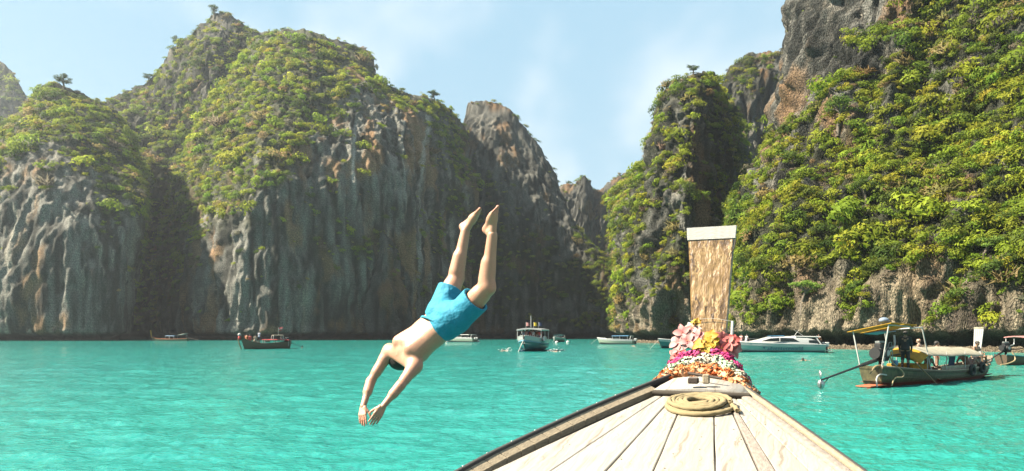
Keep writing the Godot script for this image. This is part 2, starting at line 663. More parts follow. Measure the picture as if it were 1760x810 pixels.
# ---------------------------------------------------------------- cliffs
# net: stations along the cliff, each [foot, lower, upper, crest]; veg: plant cover at those points
func cliff(called: String, label: String, plants_label: String, net: Array, veg: Array, nu: int, nv: int, opt := {}) -> void:
	var rows := 6
	var per := net.size()
	var ctl := []
	for r in rows:
		var line := PackedVector3Array()
		for s in per:
			var st: Array = net[s]
			if r < 4:
				line.append(st[r])
			else:
				var away: Vector3 = st[3] - st[0]
				away.y = 0
				away = opt.get("away", away.normalized() if away.length() > 1.0 else Vector3(0, 0, -1))
				if r == 4:
					line.append(st[3] + away * opt.get("top", 10.0) + Vector3(0, -3, 0))
				else:
					line.append(Vector3(st[3].x + away.x * opt.get("deep", 40.0), -1.5, st[3].z + away.z * opt.get("deep", 40.0)))
		ctl.append(line)
	var nb := 8
	var total := nv + nb
	var base := PackedVector3Array()
	var cover := PackedFloat32Array()
	var high := PackedFloat32Array()
	for i in nu:
		var u := i / float(nu - 1)
		var col := PackedVector3Array()
		for r in rows:
			col.append(spline(ctl[r], u))
		var fs := u * (per - 1)
		var si := mini(int(fs), per - 2)
		fs -= si
		var lens := PackedFloat32Array([0.0])
		for r in 3:
			lens.append(lens[r] + col[r].distance_to(col[r + 1]))
		for j in total:
			var t := 0.0
			if j < nv:
				var want := lens[3] * j / float(nv - 1)
				var r := 0
				while r < 2 and want > lens[r + 1]:
					r += 1
				t = r + (want - lens[r]) / maxf(0.01, lens[r + 1] - lens[r])
			else:
				t = 3.0 + 2.0 * (j - nv + 1) / nb
			base.append(spline(col, t / 5.0))
			var rr := mini(int(t), 2)
			var ft := clampf(t - rr, 0.0, 1.0)
			var va: Array = veg[si]
			var vb: Array = veg[si + 1]
			cover.append(lerpf(lerpf(va[rr], va[rr + 1], ft), lerpf(vb[rr], vb[rr + 1], ft), fs))
			high.append(t)
	var nrm := grid_normals(base, nu, total)
	var rough: float = opt.get("rough", 1.0)
	var dry: float = opt.get("dry", 0.3)
	var sd: float = opt.get("seed", 0.0)
	var pos := PackedVector3Array()
	pos.resize(base.size())
	for k in base.size():
		var p := base[k]
		var q := p + Vector3(sd * 37.0, 0, sd * 11.0)
		# bedding warps the fluting a little so that it does not run ruler-straight
		var flute := n_ridge.get_noise_3d(q.x * 0.11, q.y * 0.016, q.z * 0.11)
		var flute2 := n_ridge.get_noise_3d(q.x * 0.33 + 5.0, q.y * 0.05, q.z * 0.33)
		var big := n_big.get_noise_3d(q.x * 0.022, q.y * 0.02, q.z * 0.022)
		var mid := n_mid.get_noise_3d(q.x * 0.085, q.y * 0.032, q.z * 0.085)
		var fine := n_fine.get_noise_3d(q.x * 0.5, q.y * 0.13, q.z * 0.5)
		var cv := clampf(cover[k], 0.0, 1.0)
		var d: float = big * 7.0 * opt.get("lumps", 1.0) + mid * 3.4 * opt.get("mid", 1.0) + (flute - 0.2) * lerpf(3.2, 1.8, cv) * rough + (flute2 - 0.2) * lerpf(1.3, 0.8, cv) * rough + fine * 0.8
		# ledges: the face steps back in uneven shelves
		var shelf := n_mid.get_noise_3d(q.x * 0.02, q.y * 0.11, q.z * 0.02)
		d += (absf(shelf) - 0.2) * 1.6 * rough
		var ck := n_crack.get_noise_3d(q.x * 0.17 + mid, q.y * 0.026, q.z * 0.17) + 1.0
		d -= (1.0 - smoothstep(0.0, 0.16, ck)) * lerpf(1.5, 0.6, cv) * rough
		var dir := nrm[k]
		d *= lerpf(1.0, 0.5, smoothstep(2.4, 3.0, high[k]))
		# the sea has undercut the foot of the wall
		var y := p.y
		if high[k] < 1.2:
			var low := 1.0 - smoothstep(1.7, 6.0, y)
			d = lerpf(d, d * 0.5, low)
			d -= 3.4 * (1.0 - smoothstep(1.2, 2.7, y + 0.5 * fine)) * opt.get("notch", 1.0)
			if y < 6.0:
				dir = Vector3(dir.x, dir.y * 0.3, dir.z)
		pos[k] = p + dir * d
	nrm = grid_normals(pos, nu, total)
	faces[label] = pos
	# colour of the rock
	var cols := PackedColorArray()
	cols.resize(pos.size())
	var warm: float = opt.get("warm", 0.0)
	var tone: float = opt.get("tone", 1.0)
	for k in pos.size():
		var p := pos[k]
		var q := p + Vector3(sd * 37.0, 0, sd * 11.0)
		var s := n_mid.get_noise_3d(q.x * 0.28, q.y * 0.022, q.z * 0.28)
		var s2 := n_mid.get_noise_3d(q.x * 0.10 + 9.0, q.y * 0.012, q.z * 0.10)
		var g := clampf(0.42 + s * 1.3 + s2 * 0.9, 0.0, 1.0)
		var c := Color(0.046, 0.048, 0.043).lerp(Color(0.25, 0.248, 0.222), g)
		var oc := n_mid.get_noise_3d(q.x * 0.06, q.y * 0.03, q.z * 0.06 + 50.0)
		c = c.lerp(Color(0.34, 0.205, 0.105), smoothstep(0.16, 0.42, oc + warm * 0.25 + opt.get("ochre", 0.0)) * 0.75)
		var wh := n_mid.get_noise_3d(q.x * 0.2 + 70.0, q.y * 0.015, q.z * 0.2)
		c = c.lerp(Color(0.40, 0.37, 0.31), smoothstep(0.28, 0.5, wh) * 0.7)
		if warm > 0.0:
			var w := warm * (1.0 - smoothstep(7.0, 16.0, p.y + 6.0 * s2))
			c = c.lerp(Color(0.44, 0.365, 0.25).lerp(Color(0.14, 0.115, 0.085), clampf(0.35 - s * 1.6, 0, 1)), clampf(w, 0, 1) * 0.85)
		for e: Array in opt.get("streaks", []):
			var dx: float = absf(int(k / float(total)) / float(nu - 1) - e[0]) / (e[1] * (0.75 + 0.6 * n_fine.get_noise_3d(p.x * 0.1, p.y * 0.09, 3.0) + 0.5 * s))
			if p.y > e[2] and p.y < e[3] and dx < 1.0:
				c = c.lerp(Color(0.55, 0.54, 0.50), (1.0 - dx * dx) * 0.9 * smoothstep(e[2], e[2] + 8.0, p.y) * (0.6 + 0.4 * g))
		var cv := clampf(cover[k] + 0.5 * n_mid.get_noise_3d(q.x * 0.09, q.y * 0.09, q.z * 0.09), 0.0, 1.0)
		c = c.lerp(Color(0.048, 0.055, 0.024), smoothstep(0.4, 0.9, cv) * 0.8)
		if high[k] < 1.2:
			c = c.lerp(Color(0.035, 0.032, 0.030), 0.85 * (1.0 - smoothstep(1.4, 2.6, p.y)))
		cols[k] = Color(c.r * tone, c.g * tone, c.b * tone)
	var ix := PackedInt32Array()
	for i in nu - 1:
		for j in total - 1:
			var a := i * total + j
			ix.append_array([a, a + total + 1, a + total, a, a + 1, a + total + 1])
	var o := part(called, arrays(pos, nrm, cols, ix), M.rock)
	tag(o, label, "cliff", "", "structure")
	# plants
	var dens: float = opt.get("density", 0.2)
	var size: float = opt.get("bush", 1.6)
	var kinds := bushes.size()
	var where := []
	var tint := []
	for b in kinds:
		where.append([])
		tint.append(PackedColorArray())
	var last := nv + 2
	for i in nu - 1:
		for j in mini(last, total - 1):
			var k := i * total + j
			var p0 := pos[k]
			if p0.y < 3.2:
				continue
			var e1 := pos[k + total] - p0
			var e2 := pos[k + 1] - p0
			var area := e1.cross(e2).length()
			var n := nrm[k]
			var q := p0 + Vector3(sd * 37.0, 0, sd * 11.0)
			var cn := n_mid.get_noise_3d(q.x * 0.09, q.y * 0.09, q.z * 0.09)
			var up := n.y
			var cv: float = cover[k] + opt.get("more", 0.0) + 0.75 * cn + 0.55 * (up - 0.35)
			cv = smoothstep(0.28, 0.75, cv)
			if j >= nv:
				cv = 0.6
			if cv < 0.03:
				cv = 0.012
			var want := area * dens * cv
			var cnt := int(want) + (1 if rng.randf() < want - int(want) else 0)
			for m in mini(cnt, 5):
				var p := p0 + e1 * rng.randf() + e2 * rng.randf()
				var sc := size * (0.4 + 0.9 * pow(rng.randf(), 2.2)) * (0.75 + 0.4 * cv)
				if rng.randf() < 0.05:
					sc *= 1.9
				var cnz := n_big.get_noise_3d(q.x * 0.05 + 30.0, q.y * 0.06, q.z * 0.05)
				var pick := rng.randf() + cnz * 0.55
				var kind := rng.randi() % (kinds - 2)
				var c: Color
				var dr := dry + 0.5 * n_mid.get_noise_3d(q.x * 0.05, q.y * 0.05 + 90.0, q.z * 0.05)
				if rng.randf() < dr * 0.6:
					kind = kinds - 1 - rng.randi() % 2 if rng.randf() < 0.35 else kind
					c = Color(0.16, 0.135, 0.045).lerp(Color(0.20, 0.15, 0.07), rng.randf())
					if rng.randf() < 0.35:
						c = Color(0.11, 0.095, 0.065)
				elif pick < 0.30:
					c = Color(0.035, 0.060, 0.010).lerp(Color(0.075, 0.105, 0.014), rng.randf())
				elif pick < 0.75:
					c = Color(0.108, 0.155, 0.014).lerp(Color(0.152, 0.188, 0.017), rng.randf())
				else:
					c = Color(0.165, 0.20, 0.015).lerp(Color(0.21, 0.22, 0.02), rng.randf())
				var fol: float = opt.get("green", 1.0)
				c = Color(c.r * fol * rng.randf_range(0.85, 1.15), c.g * fol * rng.randf_range(0.9, 1.1), c.b * fol)
				var lean := (Vector3.UP * 1.3 + n * 0.8).normalized()
				var bx := lean.cross(Vector3(rng.randfn(), 0.01, rng.randfn())).normalized()
				var bz := bx.cross(lean)
				var bs := Basis(bx * sc, lean * sc * rng.randf_range(0.75, 1.15), bz * sc)
				where[kind].append(Transform3D(bs, p + n * sc * 0.25 + Vector3(0, sc * 0.12, 0)))
				tint[kind].append(c)
	var holder := thing("cliff_foliage", plants_label, "vegetation")
	holder.set_meta("kind", "stuff")
	var count := 0
	for b in kinds:
		if where[b].size():
			stuff_copies("leaves", bushes[b], M.leaf, where[b], tint[b], holder)
			count += where[b].size()
	print(called, " ", label, ": ", count, " plants")


func grid_normals(p: PackedVector3Array, nu: int, nv: int) -> PackedVector3Array:
	var out := PackedVector3Array()
	out.resize(p.size())
	for i in nu:
		var ia := maxi(i - 1, 0) * nv
		var ib := mini(i + 1, nu - 1) * nv
		for j in nv:
			var a := p[ib + j] - p[ia + j]
			var b := p[i * nv + mini(j + 1, nv - 1)] - p[i * nv + maxi(j - 1, 0)]
			out[i * nv + j] = a.cross(b).normalized()
	return out


func build_cliffs() -> void:
	for k in 5:
		bushes.append(leaf_cloud(190, 6 + k, 0.72 - 0.06 * k, 0.11))
	bushes.append(twig_cloud(46))
	bushes.append(twig_cloud(60))
	# B: rock on the left with the pale wall
	cliff("cliff", "grey walled limestone rock with a green crown at the left edge", "bushes over the top of the grey rock at the left edge", [
		[Vector3(-192.98, -1.5, -205.00), Vector3(-208.98, 30.35, -222.00), Vector3(-219.98, 54.82, -240.00), Vector3(-227.58, 73.64, -265.00)],
		[Vector3(-163.78, -1.5, -211.00), Vector3(-169.45, 29.59, -216.00), Vector3(-176.63, 54.53, -230.00), Vector3(-190.39, 77.16, -262.00)],
		[Vector3(-144.62, -1.5, -211.00), Vector3(-149.13, 33.01, -215.00), Vector3(-156.27, 61.61, -228.00), Vector3(-175.24, 90.79, -262.00)],
		[Vector3(-132.42, -1.5, -211.00), Vector3(-135.28, 33.01, -215.00), Vector3(-143.96, 62.13, -230.00), Vector3(-164.86, 89.49, -262.00)],
		[Vector3(-123.12, -1.5, -213.00), Vector3(-126.01, 29.84, -218.00), Vector3(-133.33, 55.44, -234.00), Vector3(-154.69, 85.16, -262.00)],
		[Vector3(-119.89, -1.5, -218.00), Vector3(-121.34, 28.75, -224.00), Vector3(-127.23, 52.84, -240.00), Vector3(-148.27, 81.59, -266.00)],
		[Vector3(-131.59, -1.5, -240.00), Vector3(-130.41, 29.32, -246.00), Vector3(-136.73, 50.98, -262.00), Vector3(-151.45, 78.83, -280.00)],
		[Vector3(-159.49, -1.5, -290.00), Vector3(-153.74, 34.15, -290.00), Vector3(-153.99, 57.30, -296.00), Vector3(-163.71, 83.15, -305.00)],
	], [
		[0.1, 0.45, 0.9, 0.9],
		[0.05, 0.40, 0.85, 0.9],
		[0.0, -0.1, 0.5, 0.95],
		[0.0, -0.15, 0.55, 0.95],
		[0.0, 0.15, 0.85, 0.95],
		[-0.1, 0.45, 0.9, 0.95],
		[0.1, 0.7, 0.9, 0.9],
		[0.3, 0.8, 0.9, 0.9],
	], 170, 150, {"seed": 1.0, "density": 0.24, "bush": 1.9, "dry": 0.14, "green": 1.3, "lumps": 0.25, "mid": 0.3, "rough": 0.4, "tone": 1.9, "ochre": -0.1})
	# C: the back ridge up to the highest peak
	cliff("cliff", "hazy green ridge climbing to the highest peak", "trees and bushes along the ridge of the highest peak", [
		[Vector3(-203.14, -1.5, -300.00), Vector3(-214.04, 42.73, -320.00), Vector3(-218.54, 81.14, -335.00), Vector3(-219.65, 102.59, -350.00)],
		[Vector3(-178.43, -1.5, -296.00), Vector3(-185.50, 41.72, -312.00), Vector3(-193.48, 79.96, -330.00), Vector3(-199.42, 112.70, -350.00)],
		[Vector3(-162.54, -1.5, -296.00), Vector3(-168.95, 41.47, -310.00), Vector3(-177.41, 84.91, -328.00), Vector3(-184.97, 119.93, -350.00)],
		[Vector3(-151.06, -1.5, -296.00), Vector3(-156.42, 41.21, -308.00), Vector3(-162.87, 89.79, -326.00), Vector3(-169.55, 133.05, -348.00)],
		[Vector3(-141.77, -1.5, -296.00), Vector3(-143.09, 40.71, -304.00), Vector3(-148.37, 94.03, -322.00), Vector3(-155.26, 144.46, -345.00)],
		[Vector3(-131.71, -1.5, -290.00), Vector3(-132.54, 45.16, -300.00), Vector3(-136.21, 97.54, -316.00), Vector3(-142.63, 149.14, -340.00)],
		[Vector3(-123.86, -1.5, -300.00), Vector3(-125.90, 46.30, -308.00), Vector3(-128.96, 99.35, -322.00), Vector3(-134.20, 145.77, -340.00)],
		[Vector3(-109.00, -1.5, -300.00), Vector3(-112.63, 46.59, -310.00), Vector3(-116.74, 94.89, -325.00), Vector3(-121.41, 139.34, -338.00)],
		[Vector3(-84.23, -1.5, -300.00), Vector3(-87.60, 46.87, -312.00), Vector3(-91.25, 94.89, -325.00), Vector3(-94.90, 136.55, -338.00)],
		[Vector3(-61.44, -1.5, -310.00), Vector3(-63.02, 47.73, -318.00), Vector3(-65.00, 90.33, -328.00), Vector3(-69.78, 131.53, -338.00)],
		[Vector3(-50.21, -1.5, -320.00), Vector3(-53.51, 48.59, -324.00), Vector3(-57.23, 90.86, -330.00), Vector3(-62.80, 119.25, -338.00)],
	], [
		[0.5, 0.9, 0.85, 0.8], [0.5, 0.9, 0.85, 0.8], [0.5, 0.9, 0.8, 0.7], [0.5, 0.9, 0.8, 0.7], [0.5, 0.85, 0.7, 0.65], [0.5, 0.85, 0.65, 0.6],
		[0.5, 0.85, 0.65, 0.6], [0.5, 0.85, 0.75, 0.75], [0.5, 0.85, 0.8, 0.8], [0.5, 0.7, 0.6, 0.4], [0.4, 0.5, 0.2, 0.0],
	], 170, 130, {"seed": 2.0, "density": 0.17, "bush": 2.2, "dry": 0.2, "green": 1.25})
	# D: the great face with its lit spur
	cliff("cliff", "great shaded limestone face with a sunlit spur on its left", "bushes over the top and spur of the great shaded face", [
		[Vector3(-165.85, -1.5, -325.00), Vector3(-154.77, 42.10, -315.00), Vector3(-138.52, 79.12, -305.00), Vector3(-119.54, 119.55, -308.00)],
		[Vector3(-143.09, -1.5, -285.00), Vector3(-138.27, 37.68, -280.00), Vector3(-129.94, 70.51, -280.00), Vector3(-111.46, 119.38, -296.00)],
		[Vector3(-116.53, -1.5, -252.00), Vector3(-117.46, 32.29, -254.00), Vector3(-111.42, 66.12, -262.00), Vector3(-101.78, 119.88, -290.00)],
		[Vector3(-93.20, -1.5, -228.00), Vector3(-93.09, 29.58, -231.00), Vector3(-88.79, 58.78, -240.00), Vector3(-89.12, 117.45, -284.00)],
		[Vector3(-80.25, -1.5, -226.00), Vector3(-80.37, 29.34, -229.00), Vector3(-77.29, 62.75, -240.00), Vector3(-79.74, 115.57, -284.00)],
		[Vector3(-69.56, -1.5, -234.00), Vector3(-70.16, 30.17, -236.00), Vector3(-71.10, 66.29, -246.00), Vector3(-72.74, 113.06, -286.00)],
		[Vector3(-56.42, -1.5, -244.00), Vector3(-56.65, 33.25, -245.00), Vector3(-57.02, 69.93, -252.00), Vector3(-61.88, 108.81, -286.00)],
		[Vector3(-46.14, -1.5, -254.00), Vector3(-46.14, 34.39, -254.00), Vector3(-46.62, 71.81, -259.00), Vector3(-51.84, 100.04, -288.00)],
		[Vector3(-38.51, -1.5, -262.00), Vector3(-38.08, 35.40, -262.00), Vector3(-38.36, 71.75, -267.00), Vector3(-40.91, 94.81, -288.00)],
		[Vector3(-34.14, -1.5, -272.00), Vector3(-33.61, 37.04, -275.00), Vector3(-32.83, 71.48, -284.00), Vector3(-34.19, 97.18, -300.00)],
		[Vector3(-28.54, -1.5, -288.00), Vector3(-26.52, 39.19, -292.00), Vector3(-24.77, 67.95, -300.00), Vector3(-26.62, 96.50, -316.00)],
		[Vector3(-20.15, -1.5, -305.00), Vector3(-17.80, 38.67, -308.00), Vector3(-16.85, 65.83, -314.00), Vector3(-19.86, 89.79, -325.00)],
	], [
		[0.5, 0.9, 0.9, 0.9],
		[0.3, 0.95, 1.0, 0.95],
		[0.0, 0.6, 1.05, 1.0],
		[-0.2, 0.35, 0.95, 1.0],
		[-0.2, 0.3, 0.72, 1.0],
		[-0.2, 0.45, 0.42, 1.0],
		[-0.1, 0.62, -0.05, 0.9],
		[0.05, 0.6, -0.2, 0.7],
		[0.2, 0.3, -0.2, 0.75],
		[0.3, 0.42, 0.4, 0.85],
		[0.4, 0.6, 0.8, 0.7],
		[0.4, 0.6, 0.7, 0.5],
	], 260, 190, {"seed": 3.0, "density": 0.2, "bush": 2.0, "dry": 0.24, "green": 1.35, "lumps": 0.5, "mid": 0.4, "rough": 0.6, "tone": 1.9, "ochre": 0.1, "streaks": [[0.785, 0.014, 20.0, 92.0], [0.70, 0.004, 45.0, 85.0], [0.55, 0.005, 50.0, 82.0]]})
	# E: buttress standing before the great face
	cliff("cliff", "slender pale rock buttress at the foot of the great face", "tufts on the slender buttress below the great face", [
		[Vector3(-55.82, -1.5, -258.00), Vector3(-53.69, 13.59, -258.00), Vector3(-51.13, 26.37, -258.00), Vector3(-49.43, 35.96, -258.00)],
		[Vector3(-48.75, -1.5, -246.00), Vector3(-48.14, 13.11, -247.00), Vector3(-47.10, 25.44, -248.00), Vector3(-46.45, 37.19, -250.00)],
		[Vector3(-38.60, -1.5, -246.00), Vector3(-39.98, 13.11, -247.00), Vector3(-42.19, 25.44, -248.00), Vector3(-45.00, 37.19, -250.00)],
		[Vector3(-36.35, -1.5, -262.00), Vector3(-38.08, 13.77, -262.00), Vector3(-40.79, 26.56, -260.00), Vector3(-45.17, 35.96, -258.00)],
	], [
		[0.5, 0.5, 0.4, 0.4], [-0.2, -0.2, -0.1, 0.4], [-0.2, 0.0, 0.2, 0.5], [0.5, 0.6, 0.5, 0.4],
	], 50, 60, {"seed": 4.0, "density": 0.25, "bush": 1.2, "dry": 0.3, "lumps": 0.1, "top": 3.0, "deep": 14.0, "rough": 0.6, "tone": 1.15})
	# F: the dark ridge running down to the gap
	cliff("cliff", "dark fluted ridge sloping down to the gap in the middle", "dark bushes at the foot of the fluted ridge", [
		[Vector3(-28.34, -1.5, -312.00), Vector3(-27.57, 39.85, -318.00), Vector3(-25.26, 74.89, -322.00), Vector3(-22.13, 106.59, -335.00)],
		[Vector3(-20.08, -1.5, -304.00), Vector3(-19.20, 41.47, -310.00), Vector3(-17.07, 76.61, -318.00), Vector3(-14.80, 106.20, -332.00)],
		[Vector3(-7.43, -1.5, -300.00), Vector3(-6.32, 40.96, -306.00), Vector3(-5.70, 73.09, -314.00), Vector3(-4.36, 103.40, -330.00)],
		[Vector3(4.95, -1.5, -300.00), Vector3(5.05, 38.43, -306.00), Vector3(5.70, 65.31, -314.00), Vector3(6.50, 91.41, -328.00)],
		[Vector3(14.86, -1.5, -300.00), Vector3(15.16, 33.38, -306.00), Vector3(15.04, 57.53, -314.00), Vector3(15.08, 81.18, -326.00)],
		[Vector3(24.61, -1.5, -298.00), Vector3(24.60, 28.16, -304.00), Vector3(23.11, 46.73, -311.00), Vector3(21.67, 68.92, -324.00)],
		[Vector3(33.00, -1.5, -296.00), Vector3(32.42, 23.00, -302.00), Vector3(31.13, 38.79, -309.00), Vector3(26.95, 53.83, -320.00)],
		[Vector3(40.06, -1.5, -294.00), Vector3(39.50, 20.32, -299.00), Vector3(37.78, 33.28, -305.00), Vector3(32.62, 43.27, -316.00)],
		[Vector3(47.02, -1.5, -292.00), Vector3(46.26, 17.80, -298.00), Vector3(44.08, 28.24, -305.00), Vector3(40.32, 34.81, -315.00)],
		[Vector3(59.45, -1.5, -300.00), Vector3(59.38, 13.17, -306.00), Vector3(57.97, 21.11, -312.00), Vector3(55.84, 27.56, -322.00)],
	], [
		[0.6, 0.9, 0.6, 0.0], [0.5, 0.9, 0.4, -0.2], [0.4, 0.85, 0.15, -0.2], [0.4, 0.8, 0.0, -0.3], [0.4, 0.8, 0.1, -0.3], [0.4, 0.85, 0.3, -0.2],
		[0.4, 0.9, 0.75, 0.2], [0.5, 0.9, 0.9, 0.6], [0.5, 0.9, 0.9, 0.8], [0.5, 0.9, 0.9, 0.8],
	], 170, 130, {"seed": 5.0, "density": 0.16, "bush": 2.1, "dry": 0.1, "lumps": 0.25, "green": 0.8, "tone": 1.1, "rough": 0.5, "mid": 0.45})
	# G: small crags far back in the gap
	cliff("cliff", "small sunlit crags far back in the gap", "bushes round the small crags in the gap", [
		[Vector3(6.94, -1.5, -420.00), Vector3(8.75, 34.86, -424.00), Vector3(10.60, 63.44, -428.00), Vector3(15.70, 79.35, -432.00)],
		[Vector3(24.05, -1.5, -416.00), Vector3(24.97, 38.02, -420.00), Vector3(25.91, 66.37, -424.00), Vector3(28.98, 87.48, -428.00)],
		[Vector3(35.72, -1.5, -412.00), Vector3(35.90, 37.51, -414.00), Vector3(36.24, 65.47, -418.00), Vector3(37.81, 88.08, -424.00)],
		[Vector3(41.64, -1.5, -410.00), Vector3(41.85, 40.74, -412.00), Vector3(42.25, 68.60, -416.00), Vector3(43.70, 90.74, -420.00)],
		[Vector3(47.63, -1.5, -412.00), Vector3(47.86, 37.51, -414.00), Vector3(48.32, 65.47, -418.00), Vector3(49.72, 84.58, -424.00)],
		[Vector3(54.43, -1.5, -412.00), Vector3(54.70, 40.93, -414.00), Vector3(55.23, 68.92, -418.00), Vector3(58.12, 89.48, -424.00)],
		[Vector3(68.04, -1.5, -412.00), Vector3(68.37, 40.93, -414.00), Vector3(69.03, 68.92, -418.00), Vector3(71.43, 93.68, -424.00)],
		[Vector3(85.05, -1.5, -412.00), Vector3(85.47, 40.93, -414.00), Vector3(86.29, 68.92, -418.00), Vector3(88.93, 83.18, -424.00)],
	], [
		[0.9, 0.9, 0.7, 0.5], [0.9, 0.9, 0.4, 0.2], [0.9, 0.9, 0.1, -0.2], [0.9, 0.9, 0.0, -0.3], [0.9, 0.9, 0.3, 0.0], [0.9, 0.9, 0.4, 0.2], [0.9, 0.9, 0.7, 0.5], [0.9, 0.9, 0.8, 0.6],
	], 110, 80, {"seed": 6.0, "density": 0.13, "bush": 2.2, "dry": 0.2, "lumps": 0.2, "mid": 0.5, "tone": 1.0})
	# H: the leaning tower right of the gap
	cliff("cliff", "tall crag right of the gap, its left side sunlit", "green and dry plants on the tall crag right of the gap", [
		[Vector3(40.42, -1.5, -275.00), Vector3(41.17, 23.57, -277.00), Vector3(37.51, 44.62, -277.00), Vector3(38.29, 56.09, -276.00)],
		[Vector3(34.19, -1.5, -225.00), Vector3(35.17, 19.89, -229.00), Vector3(35.79, 37.89, -233.00), Vector3(38.91, 54.38, -238.00)],
		[Vector3(29.81, -1.5, -190.00), Vector3(30.75, 18.97, -196.00), Vector3(33.19, 36.66, -203.00), Vector3(41.66, 54.64, -212.00)],
		[Vector3(30.11, -1.5, -172.00), Vector3(31.45, 20.38, -178.00), Vector3(35.71, 43.44, -188.00), Vector3(41.29, 65.22, -200.00)],
		[Vector3(37.33, -1.5, -165.00), Vector3(39.31, 20.97, -170.00), Vector3(42.87, 45.90, -179.00), Vector3(46.54, 69.08, -193.00)],
		[Vector3(43.56, -1.5, -168.00), Vector3(45.69, 21.41, -174.00), Vector3(49.87, 46.88, -183.00), Vector3(54.10, 71.70, -195.00)],
		[Vector3(50.35, -1.5, -182.00), Vector3(52.75, 23.06, -189.00), Vector3(56.00, 46.81, -196.00), Vector3(60.31, 69.85, -204.00)],
		[Vector3(61.79, -1.5, -205.00), Vector3(64.82, 25.47, -211.00), Vector3(67.15, 47.36, -214.00), Vector3(67.42, 66.69, -216.00)],
		[Vector3(75.67, -1.5, -232.00), Vector3(78.06, 28.00, -234.00), Vector3(79.22, 47.71, -234.00), Vector3(76.63, 61.11, -232.00)],
		[Vector3(93.03, -1.5, -262.00), Vector3(94.76, 31.07, -262.00), Vector3(93.31, 48.11, -258.00), Vector3(88.65, 54.12, -252.00)],
	], [
		[0.6, 0.8, 0.8, 0.8], [0.5, 0.8, 0.75, 0.8], [0.4, 0.85, 0.55, 0.85], [0.25, 0.85, 0.72, 0.9], [0.0, 0.62, 0.5, 0.75], [-0.1, 0.45, 0.5, 0.85], [0.2, 0.85, 0.85, 0.9], [0.4, 0.85, 0.9, 0.85], [0.5, 0.8, 0.8, 0.7], [0.5, 0.8, 0.8, 0.7],
	], 200, 180, {"seed": 7.0, "density": 0.24, "bush": 1.8, "dry": 0.2, "green": 1.15, "lumps": 0.45, "warm": 0.5, "ochre": -0.12, "away": Vector3(0.42, 0, -0.907), "more": 0.06, "tone": 1.25})
	# I: the hill behind, between the crag and the right-hand cliff
	cliff("cliff", "grey hill behind, between the crag and the right-hand cliff", "bushes on the grey hill behind the crag", [
		[Vector3(64.74, -1.5, -280.00), Vector3(66.84, 42.87, -284.00), Vector3(73.72, 79.12, -288.00), Vector3(83.67, 96.10, -292.00)],
		[Vector3(76.35, -1.5, -276.00), Vector3(78.15, 46.92, -280.00), Vector3(81.43, 83.02, -285.00), Vector3(89.56, 107.43, -290.00)],
		[Vector3(89.37, -1.5, -274.00), Vector3(90.35, 46.45, -277.00), Vector3(92.82, 84.21, -281.00), Vector3(99.54, 110.61, -287.00)],
		[Vector3(104.08, -1.5, -274.00), Vector3(105.22, 46.45, -277.00), Vector3(106.74, 84.21, -281.00), Vector3(111.86, 112.03, -287.00)],
		[Vector3(122.18, -1.5, -274.00), Vector3(123.52, 46.45, -277.00), Vector3(125.30, 84.21, -281.00), Vector3(130.82, 115.35, -287.00)],
	], [
		[0.6, 0.7, 0.7, 0.8], [0.5, 0.6, 0.7, 0.85], [0.4, 0.3, 0.2, 0.7], [0.4, 0.3, 0.15, 0.6], [0.4, 0.3, 0.3, 0.6],
	], 110, 110, {"seed": 8.0, "density": 0.17, "bush": 2.0, "dry": 0.3, "lumps": 0.5, "warm": 0.2})
	# J: the near right-hand cliff
	cliff("cliff", "near sunlit cliff thick with plants filling the right side", "thick sunlit plants over the near right-hand cliff", [
		[Vector3(70.13, -1.5, -215.00), Vector3(71.78, 32.59, -212.00), Vector3(80.29, 67.45, -206.00), Vector3(87.35, 114.53, -205.00)],
		[Vector3(53.40, -1.5, -172.00), Vector3(54.89, 27.16, -174.00), Vector3(66.85, 52.88, -176.00), Vector3(74.32, 99.36, -180.00)],
		[Vector3(42.16, -1.5, -138.00), Vector3(44.09, 21.41, -142.00), Vector3(57.49, 44.60, -152.00), Vector3(68.81, 93.18, -166.00)],
		[Vector3(39.17, -1.5, -118.00), Vector3(42.60, 18.99, -124.00), Vector3(56.07, 42.53, -138.00), Vector3(72.28, 97.94, -158.00)],
		[Vector3(44.18, -1.5, -107.00), Vector3(47.59, 17.51, -113.00), Vector3(59.51, 42.15, -126.00), Vector3(83.34, 105.60, -152.00)],
		[Vector3(50.04, -1.5, -101.00), Vector3(53.39, 16.57, -106.00), Vector3(67.02, 41.90, -119.00), Vector3(95.17, 110.70, -147.00)],
		[Vector3(56.48, -1.5, -95.00), Vector3(59.68, 15.63, -99.00), Vector3(74.17, 40.50, -112.00), Vector3(106.00, 114.05, -142.00)],
		[Vector3(61.78, -1.5, -87.00), Vector3(65.38, 14.55, -91.00), Vector3(80.90, 38.63, -104.00), Vector3(116.12, 113.82, -136.00)],
		[Vector3(66.54, -1.5, -79.00), Vector3(70.59, 13.47, -83.00), Vector3(87.36, 35.83, -96.00), Vector3(127.10, 111.04, -130.00)],
		[Vector3(69.36, -1.5, -70.00), Vector3(74.55, 12.26, -74.00), Vector3(93.89, 33.04, -88.00), Vector3(139.67, 108.07, -124.00)],
	], [
		[0.6, 0.9, 0.5, -0.6], [0.6, 0.95, 0.25, -1.2], [0.5, 1.0, 0.15, -1.3], [0.2, 1.0, 0.25, -1.3], [0.0, 0.95, 0.45, -0.8], [-0.15, 0.9, 0.75, 0.7], [-0.2, 0.85, 0.75, 0.9], [-0.2, 0.8, 0.75, 0.95], [-0.2, 0.8, 0.8, 0.95], [-0.2, 0.8, 0.8, 0.95],
	], 280, 250, {"seed": 9.0, "density": 0.6, "bush": 1.75, "dry": 0.16, "ochre": -0.24, "more": 0.09, "lumps": 0.4, "warm": 0.9, "rough": 0.8, "tone": 1.1})
